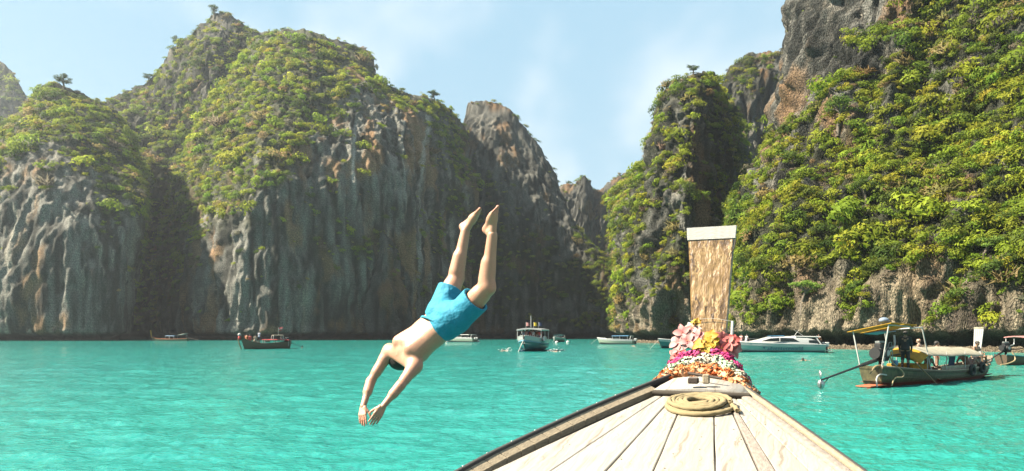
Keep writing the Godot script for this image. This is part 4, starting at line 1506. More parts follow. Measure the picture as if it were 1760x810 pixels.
func build_own_boat() -> void:
	var turn := Basis(Vector3.UP, deg_to_rad(-21.7))
	var org := Vector3(0.77, 0, -3.58)
	var boat := thing("longtail_boat", "wooden longtail bow with bleached white deck boards in the foreground", "boat", org, turn)
	# hull below the deck
	var hull := MB.new()
	var rings := []
	for i in 24:
		var s := lerpf(-2.2, 2.75, i / 23.0)
		var hlw := maxf(half_left(s), 0.035) if s < 2.0 else lerpf(half_left(2.0), 0.06, (s - 2.0) / 0.75)
		var hrw := maxf(half_right(s), 0.035) if s < 2.0 else lerpf(half_right(2.0), 0.06, (s - 2.0) / 0.75)
		var y := deck_y(s, 0) - 0.035
		var low := lerpf(-0.3, 1.1, pow(maxf(0.0, (s + 0.4) / 3.15), 2.2))
		var ring := PackedVector3Array()
		for k in 13:
			var a := PI * k / 12.0
			var c := cos(a)
			ring.append(Vector3(-(hlw if c > 0 else hrw) * signf(c) * pow(absf(c), 0.75), lerpf(y, low, pow(sin(a), 1.3)), -s))
		rings.append(ring)
	hull.loft(rings, false)
	part("hull", hull.done(), M.hull_dark, boat)
	var under := MB.new()
	rings = []
	for i in 16:
		var s := lerpf(-2.2, 2.02, i / 15.0)
		rings.append(PackedVector3Array([at_deck(s, -half_left(s) + 0.02, -0.03), at_deck(s, 0, -0.03), at_deck(s, half_right(s) - 0.02, -0.03)]))
	under.loft(rings, false)
	part("deck_underside", under.done(), M.seam, boat)
	# deck boards between the seams (at s = 0 and s = 1.6)
	var seams := [[-0.87, -0.315], [-0.56, -0.262], [-0.285, -0.185], [-0.05, -0.11], [0.255, 0.085], [0.475, 0.165], [0.565, 0.185], [0.755, 0.225], [0.965, 0.275]]
	for i in 8:
		var a: Array = seams[i]
		var b: Array = seams[i + 1]
		if i == 5:
			continue
		plank(boat, a, b, 0.0, "deck_board", M["deck%d" % (i % 3)], -2.1, 1.64)
	# the grey batten proud of the deck
	plank(boat, seams[5], seams[6], 0.006, "deck_batten", M.rail_pink, -2.1, 1.30)
	# port side: low inner rail of short blocks, then one long piece; black rubber on top
	for i in 19:
		var s := -1.35 + 0.13 * i
		rail_piece(boat, "rail_block", s, s + 0.124, -1.0, 0.012, 0.042, 0.058, M.rail_wood)
	rail_piece(boat, "rail_strip", 1.12, 1.72, -1.0, 0.012, 0.04, 0.058, M.rail_wood)
	edge_strip(boat, "rubber_edge", -1.0, -0.012, 0.0, 0.062, 0.03, M.rubber)
	edge_strip(boat, "rub_rail", -1.0, -0.03, -0.10, 0.03, 0.03, M.hull_dark)
	# starboard side: two pinkish strips and the rubber edge
	edge_strip(boat, "rail_strip", 1.0, 0.055, -0.02, 0.022, 0.07, M.rail_pink)
	edge_strip(boat, "rail_strip", 1.0, 0.012, -0.02, 0.034, 0.038, M.rail_wood)
	edge_strip(boat, "rubber_edge", 1.0, -0.016, -0.02, 0.026, 0.022, M.rubber)
	edge_strip(boat, "rub_rail", 1.0, -0.04, -0.10, 0.01, 0.03, M.hull_dark)
	for i in 13:
		var s := -1.1 + 0.22 * i
		var nail := MB.new().ball(at_deck(s, -half_left(s) + 0.003, 0.063), Vector3(0.007, 0.004, 0.007), 4, 6).done()
		part("nail", nail, M.steel, boat)
	# nails in the boards
	for i in 26:
		var s := rng.randf_range(-0.3, 1.3)
		var w := rng.randf_range(-half_left(s) * 0.8, half_right(s) * 0.8)
		var nail := MB.new().ball(at_deck(s, w, 0.001), Vector3(0.005, 0.0015, 0.005), 4, 6).done()
		part("nail", nail, M.iron, boat)
	# raised board across the bow with a dark slot under its edge, a bar and a block
	var plate := MB.new()
	var pr := []
	for e: Array in [[1.57, -0.345, 0.335], [1.72, -0.325, 0.30], [1.88, -0.29, 0.25], [2.06, -0.25, 0.19]]:
		var s: float = e[0]
		var lift := 0.042 - 0.02 * (s - 1.57)
		pr.append(PackedVector3Array([at_deck(s, e[1], 0.02), at_deck(s, e[1] + 0.01, lift), at_deck(s, 0.0, lift + 0.012), at_deck(s, e[2] - 0.01, lift), at_deck(s, e[2], 0.02)]))
	plate.loft(pr, true, true)
	var bb := part("bow_board", plate.done(), M.deck1, boat)
	var lip := MB.new()
	lip.tube(curve_points(PackedVector3Array([at_deck(1.56, -0.34, 0.022), at_deck(1.53, 0.0, 0.026), at_deck(1.56, 0.33, 0.022)]), 9), 0.021, 6)
	part("slot_edge", lip.done(), M.seam, bb)
	part("cleat_block", MB.new().box(at_deck(1.60, -0.055, 0.105), Vector3(0.075, 0.045, 0.06), Basis.IDENTITY, 0.008).done(), M.iron, bb)
	part("cleat_post", MB.new().box(at_deck(1.64, 0.03, 0.11), Vector3(0.05, 0.07, 0.04), Basis.IDENTITY, 0.008).done(), M.rail_wood, bb)
	part("cleat_bar", MB.new().bar(at_deck(1.80, -0.12, 0.115), at_deck(1.72, 0.13, 0.10), 0.011, 8).done(), M.iron, bb)
	# prow board: flares upwards and rakes forward
	var outline := [[1.75, 0.118], [2.10, 0.137], [2.40, 0.150], [2.75, 0.171], [3.05, 0.190], [3.135, 0.196]]
	var front := PackedVector2Array()
	var bd := MB.new()
	bd.flat()
	var ringz := []
	for o: Array in outline:
		var y: float = o[0]
		var hw: float = o[1]
		var s := 2.40 + 0.30 * (y - 1.75) / 1.4
		var ring := PackedVector3Array()
		for c: Vector2 in [Vector2(-1, 0.02), Vector2(-0.93, 0), Vector2(0.93, 0), Vector2(1, 0.02), Vector2(1, 0.05), Vector2(-1, 0.05)]:
			ring.append(Vector3(-0.045 + c.x * hw, y, -(s + c.y)))
		ringz.append(ring)
	# finely divided so that the wood can be read from its own coordinates
	var bt := prow_mesh(ringz)
	var pbo := part("prow_board", bt, M.prow, boat)
	var cap := MB.new()
	cap.flat()
	var cr := []
	for o: Array in [[3.115, 0.2005], [3.225, 0.2085]]:
		var y: float = o[0]
		var hw: float = o[1]
		var s := 2.40 + 0.30 * (y - 1.75) / 1.4
		cr.append(PackedVector3Array([Vector3(-0.045 - hw, y, -(s - 0.008)), Vector3(-0.045 + hw, y, -(s - 0.008)), Vector3(-0.045 + hw, y, -(s + 0.06)), Vector3(-0.045 - hw, y, -(s + 0.06))]))
	cap.loft(cr, true, true)
	part("prow_cap", cap.done(), M.white_paint, pbo)
	var crack := MB.new()
	crack.tube(PackedVector3Array([Vector3(0.158, 3.10, -2.693), Vector3(0.150, 3.03, -2.677), Vector3(0.118, 2.975, -2.665), Vector3(0.115, 2.94, -2.657), Vector3(0.092, 2.925, -2.654), Vector3(0.085, 2.86, -2.64)]), 0.007, 5, 0.002)
	part("crack", crack.done(), M.seam, pbo)
	var post := MB.new()
	post.bar(Vector3(0.135, 2.0, -2.42), Vector3(0.148, 2.40, -2.50), 0.012, 10)
	part("stay_pipe", post.done(), M.pvc, boat)
	var cord := MB.new()
	cord.tube(curve_points(PackedVector3Array([Vector3(-0.20, 2.405, -2.52), Vector3(-0.035, 2.425, -2.525), Vector3(0.135, 2.40, -2.52)]), 9), 0.002, 6)
	part("binding_cord", cord.done(), M.string, boat)
	# stem behind the garlands
	var stem := MB.new()
	stem.tube(PackedVector3Array([Vector3(-0.03, 1.2, -2.55), Vector3(-0.03, 1.8, -2.42), Vector3(-0.03, 2.15, -2.46)]), 0.15, 8, 0.12)
	part("stem", stem.done(), M.hull_dark, boat)

	garland(org, turn, "orange and peach ruffled flower garland draped over the bow", [Vector3(-0.43, 1.62, -1.86), Vector3(-0.37, 1.865, -1.98), Vector3(-0.25, 1.955, -2.08), Vector3(-0.1, 1.99, -2.10), Vector3(0.08, 1.985, -2.06), Vector3(0.21, 1.925, -1.96), Vector3(0.31, 1.83, -1.84), Vector3(0.40, 1.60, -1.74)], 0.07, [Color(0.54, 0.09, 0.004), Color(0.56, 0.15, 0.02), Color(0.58, 0.32, 0.17), Color(0.56, 0.18, 0.04)])
	garland(org, turn, "pale mint green ruffled flower garland above the orange one", [Vector3(-0.42, 1.62, -1.98), Vector3(-0.355, 1.90, -2.06), Vector3(-0.24, 2.005, -2.15), Vector3(-0.05, 2.065, -2.17), Vector3(0.1, 2.045, -2.13), Vector3(0.22, 1.97, -2.03), Vector3(0.34, 1.83, -1.94), Vector3(0.42, 1.60, -1.88)], 0.066, [Color(0.33, 0.50, 0.30), Color(0.42, 0.52, 0.38), Color(0.50, 0.50, 0.40), Color(0.52, 0.44, 0.34)], 0.95)
	garland(org, turn, "magenta ruffled flower garland nearest the prow board", [Vector3(-0.40, 1.70, -2.05), Vector3(-0.345, 1.945, -2.13), Vector3(-0.25, 2.05, -2.2), Vector3(-0.12, 2.11, -2.24), Vector3(0.08, 2.11, -2.22), Vector3(0.19, 2.04, -2.14), Vector3(0.28, 1.93, -2.06), Vector3(0.37, 1.70, -1.98)], 0.060, [Color(0.42, 0.012, 0.14), Color(0.48, 0.02, 0.20), Color(0.36, 0.008, 0.09), Color(0.50, 0.06, 0.24)], 0.92)
	bouquet(org, turn)
	rope_coil(org, turn)


func prow_mesh(rings: Array) -> ArrayMesh:
	var st := SurfaceTool.new()
	st.begin(Mesh.PRIMITIVE_TRIANGLES)
	st.set_smooth_group(-1)
	for i in rings.size() - 1:
		var a: PackedVector3Array = rings[i]
		var b: PackedVector3Array = rings[i + 1]
		for k in 6:
			var k2 := (k + 1) % 6
			for p: Vector3 in [a[k], a[k2], b[k2], a[k], b[k2], b[k]]:
				st.set_uv(Vector2(p.x, p.y))
				st.set_color(Color.WHITE)
				st.add_vertex(p)
	st.generate_normals()
	st.generate_tangents()
	st.index()
	return st.commit()


func plank(boat: Node3D, a: Array, b: Array, proud: float, called: String, m: Material, s0: float, s1: float) -> void:
	var mb := MB.new()
	mb.flat()
	var rings := []
	var tone := rng.randf_range(0.9, 1.06)
	mb.col = Color(tone, tone * rng.randf_range(0.97, 1.0), tone * rng.randf_range(0.93, 1.0))
	var sag := rng.randf_range(-0.002, 0.002)
	for i in 15:
		var s := lerpf(s0, s1, i / 14.0)
		var f := s / 1.6
		var w0 := lerpf(a[0], a[1], f) + 0.0035 + 0.0015 * sin(s * 9.0 + a[0] * 20.0)
		var w1 := lerpf(b[0], b[1], f) - 0.0035 + 0.0015 * sin(s * 7.0 + b[0] * 30.0)
		w0 = maxf(w0, -half_left(s) + 0.045)
		w1 = minf(w1, half_right(s) - 0.065)
		if w1 - w0 < 0.012:
			if rings.size():
				break
			continue
		var e := minf(0.005, (w1 - w0) * 0.3)
		rings.append(PackedVector3Array([at_deck(s, w0, -0.028), at_deck(s, w0, proud - 0.004 + sag), at_deck(s, w0 + e, proud + sag), at_deck(s, (w0 + w1) * 0.5, proud + sag + 0.001), at_deck(s, w1 - e, proud + sag), at_deck(s, w1, proud - 0.004 + sag), at_deck(s, w1, -0.028)]))
	mb.loft(rings, true, true)
	part(called, mb.done(), m, boat)


func rail_piece(boat: Node3D, called: String, s0: float, s1: float, side: float, inset: float, high: float, thick: float, m: Material) -> void:
	var rings := []
	var n := maxi(2, int((s1 - s0) / 0.1) + 1)
	for i in n:
		var s := lerpf(s0, s1, i / float(n - 1))
		var w := -half_left(s) + inset if side < 0.0 else half_right(s) - inset
		var t := -side * thick
		rings.append(PackedVector3Array([at_deck(s, w, -0.03), at_deck(s, w, high), at_deck(s, w + t * 0.12, high), at_deck(s, w + t, 0.012), at_deck(s, w + t, -0.03)]))
	var mb := MB.new()
	mb.flat()
	mb.loft(rings, true, true)
	part(called, mb.done(), m, boat)


func edge_strip(boat: Node3D, called: String, side: float, inset: float, low: float, high: float, thick: float, m: Material) -> void:
	var rings := []
	for i in 26:
		var s := lerpf(-2.1, 2.02, i / 25.0)
		var w := -half_left(s) + inset if side < 0.0 else half_right(s) - inset
		var t := -side * thick
		rings.append(PackedVector3Array([at_deck(s, w, low), at_deck(s, w + t * 0.1, high - 0.004), at_deck(s, w + t * 0.25, high), at_deck(s, w + t * 0.8, high), at_deck(s, w + t, high - 0.006), at_deck(s, w + t, low)]))
	var mb := MB.new()
	mb.loft(rings, true, true)
	part(called, mb.done(), m, boat)


# a little frill of cloth petals
func frill() -> ArrayMesh:
	var v := PackedVector3Array()
	var n := PackedVector3Array()
	var c := PackedColorArray()
	var ix := PackedInt32Array()
	for k in 6:
		var a := TAU * k / 6.0 + rng.randf_range(-0.25, 0.25)
		var out := Vector3(cos(a), 0, sin(a))
		var sd := Vector3(-sin(a), 0, cos(a))
		var lift := rng.randf_range(0.5, 1.3)
		var from := v.size()
		var rows := [[0.0, 0.12, 0.0], [0.55, 0.55, 0.35], [1.0, 0.5, 0.75]]
		for r: Array in rows:
			for s: float in [-1.0, 0.0, 1.0]:
				var p: Vector3 = out * r[0] + sd * s * r[1] + Vector3.UP * (r[2] * lift + (0.14 if s == 0.0 else 0.0) * r[0] * (1 if k % 2 else -1))
				v.append(p)
				n.append((Vector3.UP * 1.0 + out * (r[0] - 0.2) + sd * s * 0.5).normalized())
				var t: float = 0.85 + 0.2 * r[0]
				c.append(Color(t, t, t))
		for r in 2:
			for s in 2:
				var q := from + r * 3 + s
				ix.append_array([q, q + 3, q + 4, q, q + 4, q + 1])
	return arrays(v, n, c, ix)


func garland(org: Vector3, turn: Basis, label: String, line: Array, radius: float, colors: Array, wide := 1.0) -> void:
	var path := PackedVector3Array(line)
	var g := thing("flower_garland", label, "garland", org + turn * Vector3(0, 1.9, -2.0), turn)
	var back := Vector3(0, -1.9, 2.0)
	for i in path.size():
		path[i] = Vector3(path[i].x * wide - 0.012, path[i].y, path[i].z) + back
	var core := MB.new()
	core.tube(curve_points(path, 40), radius * 0.8, 10)
	part("garland_cord", core.done(), mat(colors[2], 0.8), g)
	var fr := frill()
	var where := []
	var tint := PackedColorArray()
	for i in 1250:
		var t := (i + rng.randf()) / 1250.0
		var p := spline(path, t)
		var d := (spline(path, t + 0.01) - spline(path, t - 0.01)).normalized()
		var sd := d.cross(Vector3.FORWARD).normalized()
		var fw := sd.cross(d)
		var a := rng.randf() * TAU
		var out := (sd * cos(a) + fw * sin(a)).normalized()
		var rr := radius * (0.9 + 0.14 * sin(t * 60.0))
		var sz := rng.randf_range(0.008, 0.015)
		var up := (out + Vector3(rng.randfn(), rng.randfn(), rng.randfn()) * 0.3).normalized()
		var bx := up.cross(Vector3(rng.randfn(), rng.randfn(), rng.randfn())).normalized()
		where.append(Transform3D(Basis(bx * sz, up * sz, bx.cross(up) * sz), p + out * rr))
		# the colours run in stretches along the garland
		var k := clampf(0.5 + 0.42 * sin(t * 17.0 + path[0].z * 9.0) + rng.randf_range(-0.5, 0.5), 0.0, 0.999) * (colors.size() - 1)
		var c: Color = colors[int(k)].lerp(colors[int(k) + 1], k - int(k))
		tint.append(c * rng.randf_range(0.85, 1.1))
	stuff_copies("petals", fr, M.petal, where, tint, g)


# one flower with cupped petals round a centre
func flower_mesh(petals: int, long: float, wide: float, cup: float, pointed: float, color: Color, inner: Color) -> ArrayMesh:
	var v := PackedVector3Array()
	var n := PackedVector3Array()
	var c := PackedColorArray()
	var ix := PackedInt32Array()
	for k in petals:
		var a := TAU * k / petals + rng.randf_range(-0.12, 0.12)
		var out := Vector3(cos(a), 0, sin(a))
		var sd := Vector3(-sin(a), 0, cos(a))
		var layer := 0.012 * (k % 2)
		var from := v.size()
		var cupk := cup * rng.randf_range(0.8, 1.25)
		var ln := long * rng.randf_range(0.88, 1.1)
		for r in 6:
			var t := r / 5.0
			var wd := wide * pow(sin(PI * clampf(0.08 + t * 0.86, 0, 1)), 0.7) * lerpf(1.0, 1.0 - t * 0.6, pointed)
			for s in 5:
				var q := (s - 2) / 2.0
				var y := layer + cupk * (t * 1.3 - t * t * 0.9) + 0.012 * q * q - 0.006 * absf(q) * t
				v.append(out * ln * t * (1.0 - 0.06 * q * q) + sd * wd * q + Vector3(0, y, 0))
				n.append((Vector3.UP + out * (-0.35 + 0.6 * t) + sd * q * -0.35).normalized())
				var tone := rng.randf_range(0.92, 1.05)
				c.append(inner.lerp(color, smoothstep(0.05, 0.6, t)) * tone)
		for r in 5:
			for s in 4:
				var q := from + r * 5 + s
				ix.append_array([q, q + 5, q + 6, q, q + 6, q + 1])
	# stamens
	for k in 7:
		var a := TAU * k / 7.0
		var p := Vector3(cos(a), 0, sin(a)) * 0.008
		var from := v.size()
		for e: Vector3 in [p + Vector3(0.002, 0, 0), p - Vector3(0.002, 0, 0), p * 1.6 + Vector3(0, cup * 0.7 + 0.02, 0)]:
			v.append(e)
			n.append(Vector3.UP)
			c.append(Color(0.5, 0.36, 0.04))
		ix.append_array([from, from + 1, from + 2])
	return arrays(v, n, c, ix)


func bouquet(org: Vector3, turn: Basis) -> void:
	var b := thing("flower_bouquet", "bunch of pink, white, yellow and coral cloth flowers tied round the prow", "flowers", org + turn * Vector3(-0.06, 2.165, -2.38), turn)
	var pale := [Color(0.42, 0.26, 0.25), Color(0.44, 0.19, 0.19), Color(0.44, 0.40, 0.36)]
	var yellow := [Color(0.44, 0.22, 0.005), Color(0.46, 0.29, 0.01)]
	var coral := [Color(0.48, 0.085, 0.075), Color(0.52, 0.16, 0.145), Color(0.42, 0.03, 0.035), Color(0.54, 0.25, 0.21)]
	# [across, up, towards the deck, size, colours, petals]
	for e: Array in [
		[-0.155, 0.125, 0.05, 0.075, pale, 5], [-0.09, 0.155, 0.03, 0.07, pale, 6], [-0.19, 0.05, 0.05, 0.075, pale, 5], [-0.115, 0.055, 0.11, 0.08, pale, 6], [-0.035, 0.10, 0.09, 0.07, pale, 5], [-0.185, 0.0, 0.07, 0.06, pale, 5],
		[-0.055, 0.215, 0.02, 0.032, yellow, 6], [-0.075, 0.205, 0.03, 0.028, yellow, 5], [-0.025, 0.03, 0.14, 0.062, yellow, 6], [0.055, 0.095, 0.11, 0.062, yellow, 6], [0.03, 0.01, 0.15, 0.06, yellow, 6], [0.065, 0.055, 0.13, 0.058, yellow, 6], [-0.03, -0.045, 0.15, 0.055, yellow, 5], [0.045, -0.05, 0.15, 0.052, yellow, 6],
		[0.125, 0.085, 0.08, 0.066, coral, 6], [0.17, 0.045, 0.08, 0.072, coral, 6], [0.205, 0.06, 0.04, 0.066, coral, 7], [0.13, 0.0, 0.12, 0.07, coral, 6], [0.20, -0.01, 0.07, 0.068, coral, 6], [0.165, -0.055, 0.1, 0.06, coral, 6], [0.215, 0.01, 0.02, 0.06, coral, 6],
		[-0.205, -0.045, 0.06, 0.062, coral, 6], [-0.15, -0.05, 0.11, 0.058, coral, 5], [-0.21, -0.085, 0.04, 0.055, coral, 5], [-0.1, -0.08, 0.13, 0.06, coral, 6], [-0.16, -0.11, 0.09, 0.055, coral, 6], [0.10, -0.075, 0.13, 0.056, coral, 5], [0.0, -0.09, 0.13, 0.05, coral, 5],
	]:
		var cs: Array = e[4]
		var c: Color = cs[rng.randi() % cs.size()]
		var inner := Color(0.55, 0.42, 0.08) if cs == yellow else c.lerp(Color(0.5, 0.05, 0.08), 0.5)
		if cs == pale:
			inner = Color(0.5, 0.16, 0.17)
		var f := part("flower", flower_mesh(e[5], e[3] * 1.08, e[3] * 0.44, e[3] * 0.55, rng.randf_range(0.2, 0.9), c, inner), M.petal, b)
		var face := (Vector3(e[0] * 2.2, 0.25 + e[1] * 1.6, 0.85) + Vector3(rng.randfn(), rng.randfn(), rng.randfn()) * 0.16).normalized()
		var bx := face.cross(Vector3(rng.randfn(), rng.randfn(), 0.2)).normalized()
		f.transform = Transform3D(Basis(bx, face, bx.cross(face)), Vector3(e[0] * 1.08, e[1] * 1.05, e[2]))
	var rib := MB.new()
	rib.flat()
	var pts := []
	for k in 15:
		var a := lerpf(-0.4, 3.6, k / 14.0)
		var p := Vector3(-0.19 - 0.055 * sin(a), 0.10 + 0.085 * cos(a), -0.02)
		pts.append(PackedVector3Array([p + Vector3(0, 0, 0.02), p - Vector3(0, 0, 0.02)]))
	rib.loft(pts, false)
	part("ribbon", rib.done(), M.pink, b)
	var rib2 := MB.new()
	rib2.tube(curve_points(PackedVector3Array([Vector3(0.2, -0.03, 0.03), Vector3(0.235, -0.10, 0.04), Vector3(0.225, -0.18, 0.05), Vector3(0.21, -0.2, 0.05)]), 9), 0.010, 6)
	part("ribbon", rib2.done(), M.pink, b)


func rope_coil(org: Vector3, turn: Basis) -> void:
	var s0 := 1.25
	var r := thing("rope_coil", "coil of thick straw-coloured rope lying on the deck by the bow", "rope", org + turn * at_deck(s0, 0.02), turn)
	var path := PackedVector3Array()
	var rope_r := 0.0165
	for layer in 2:
		var turns := 5.6 - 0.7 * layer
		var count := int(turns * 64)
		for i in count:
			var f := i / float(count - 1)
			var rad := lerpf(0.225, 0.068, f) if layer == 0 else lerpf(0.075, 0.205, f)
			var a := f * turns * TAU + layer * 0.6
			var wob := 1.0 + 0.03 * sin(a * 1.7) + 0.02 * sin(a * 0.61 + 2.0)
			var x := cos(a) * rad * wob
			var z := sin(a) * rad * 0.98 * wob
			path.append(Vector3(x, rope_r + layer * rope_r * 1.75 - 0.158 * z + 0.004 * sin(a * 2.3), z))
	# the loose end to starboard
	var last := path[-1]
	var tail := curve_points(PackedVector3Array([last, Vector3(0.21, 0.03, -0.02), Vector3(0.245, 0.016, 0.06), Vector3(0.262, 0.003, 0.115)]), 26)
	path.append_array(tail.slice(1))
	var mb := MB.new()
	var rings := []
	var twist := 0.0
	var side := Vector3.UP
	for i in path.size():
		var d := (path[mini(i + 1, path.size() - 1)] - path[maxi(i - 1, 0)]).normalized()
		var x := d.cross(Vector3.UP).normalized()
		var y := x.cross(d)
		if i:
			twist += path[i].distance_to(path[i - 1]) * 75.0
		var ring := PackedVector3Array()
		for k in 12:
			var a := TAU * k / 12.0
			var rr := rope_r * (0.66 + 0.46 * absf(cos((a * 3.0 + twist) * 0.5)))
			ring.append(path[i] + (x * cos(a) + y * sin(a)) * rr)
		rings.append(ring)
	mb.loft(rings, true, true)
	var ro := part("rope", mb.done(), M.rope, r)
	var fr := MB.new()
	for k in 9:
		var p := Vector3(0.262, 0.004, 0.115)
		fr.bar(p, p + Vector3(rng.randf_range(-0.02, 0.025), rng.randf_range(-0.004, 0.012), rng.randf_range(0.01, 0.04)), 0.0022, 4, 0.001)
	var fo := part("frayed_end", fr.done(), M.rope, ro)
	fo.set_meta("kind", "stuff")


# ---------------------------------------------------------------- hulls: x forward from the stern, y up from the waterline, z to starboard
# stations: [x, half beam, sheer height, keel height, stem rake]; section: [share of beam, share of height] from keel to sheer
func hull_rings(stations: Array, section: Array, top := 9.0, grow := 0.0, bottom := -9.0) -> Array:
	var rings := []
	var line := PackedVector3Array()
	var line2 := PackedVector3Array()
	for s: Array in stations:
		line.append(Vector3(s[0], s[1], s[2]))
		line2.append(Vector3(s[3], s[4] if s.size() > 4 else 0.0, 0))
	var n := (stations.size() - 1) * 5 + 1
	for i in n:
		var t := i / float(n - 1)
		var a := spline(line, t)
		var b := spline(line2, t)
		var half := PackedVector3Array()
		for k in 13:
			var f := k / 12.0 * (section.size() - 1)
			var q := mini(int(f), section.size() - 2)
			var bf := lerpf(section[q][0], section[q + 1][0], f - q)
			var hf := lerpf(section[q][1], section[q + 1][1], f - q)
			var y := clampf(lerpf(b.x, a.z, hf), bottom, top)
			half.append(Vector3(a.x + b.y * hf, y, maxf(a.y, 0.01) * bf + grow))
		var ring := PackedVector3Array()
		for k in 13:
			ring.append(Vector3(half[12 - k].x, half[12 - k].y, -half[12 - k].z))
		for k in 12:
			ring.append(half[k + 1])
		rings.append(ring)
	return rings


func sheer_line(rings: Array, side: int, up := 0.0, out := 0.0) -> PackedVector3Array:
	var p := PackedVector3Array()
	for r: PackedVector3Array in rings:
		var q := r[0] if side < 0 else r[r.size() - 1]
		p.append(q + Vector3(0, up, out * side))
	return p


func hull_parts(boat: Node3D, stations: Array, section: Array, body: Material, rail: Material, rail_r: float, floor_y: float, floor_mat: Material, from := 0.0, upto := 1.0) -> Array:
	var rings := hull_rings(stations, section)
	var mb := MB.new()
	mb.loft(rings, false)
	var tr: PackedVector3Array = rings[0]
	var c := Vector3.ZERO
	for p in tr:
		c += p / tr.size()
	mb.flat()
	for k in tr.size() - 1:
		mb.tri(c, tr[k], tr[k + 1])
	mb.tri(c, tr[tr.size() - 1], tr[0])
	part("hull", mb.done(), body, boat)
	for s: int in [-1, 1]:
		part("gunwale", MB.new().tube(sheer_line(rings, s), rail_r, 7).done(), rail, boat)
	var fl := MB.new()
	var fr := []
	var a := int(from * (rings.size() - 1))
	var b := int(upto * (rings.size() - 1))
	for i in range(a, b + 1):
		var r: PackedVector3Array = rings[i]
		var w := 0.0
		for p in r:
			if p.y <= floor_y + 0.05:
				w = maxf(w, absf(p.z))
		w = maxf(w * 0.97, 0.02)
		fr.append(PackedVector3Array([Vector3(r[0].x, floor_y, -w), Vector3(r[0].x, floor_y, w)]))
	fl.loft(fr, false)
	part("floor", fl.done(), floor_mat, boat)
	return rings


func deck_over(boat: Node3D, rings: Array, from: float, upto: float, drop: float, m: Material, called := "foredeck", camber := 0.05) -> void:
	var mb := MB.new()
	var rr := []
	for i in range(int(from * (rings.size() - 1)), int(upto * (rings.size() - 1)) + 1):
		var r: PackedVector3Array = rings[i]
		var p := r[0]
		var q := r[r.size() - 1]
		rr.append(PackedVector3Array([p + Vector3(0, -drop, 0.01), p.lerp(q, 0.25) + Vector3(0, camber * 0.75 - drop, 0), p.lerp(q, 0.5) + Vector3(0, camber - drop, 0), p.lerp(q, 0.75) + Vector3(0, camber * 0.75 - drop, 0), q + Vector3(0, -drop, -0.01)]))
	mb.loft(rr, false)
	part(called, mb.done(), m, boat)


func sheet(x0: float, x1: float, z0: float, z1: float, height: Callable, thick: float, nx := 8, nz := 7) -> ArrayMesh:
	var mb := MB.new()
	var rings := []
	for i in nx + 1:
		var x := lerpf(x0, x1, i / float(nx))
		var ring := PackedVector3Array()
		for k in nz + 1:
			var z := lerpf(z0, z1, k / float(nz))
			ring.append(Vector3(x, height.call(x, z), z))
		for k in nz + 1:
			var p := ring[nz - k]
			ring.append(p - Vector3(0, thick, 0))
		rings.append(ring)
	mb.loft(rings, true, true)
	return mb.done()


func boat_at(label: String, called: String, stern: Vector3, bow: Vector3, kind := "boat") -> Node3D:
	var x := (bow - stern).normalized()
	var z := x.cross(Vector3.UP)
	return thing(called, label, kind, stern, Basis(x, Vector3.UP, z))


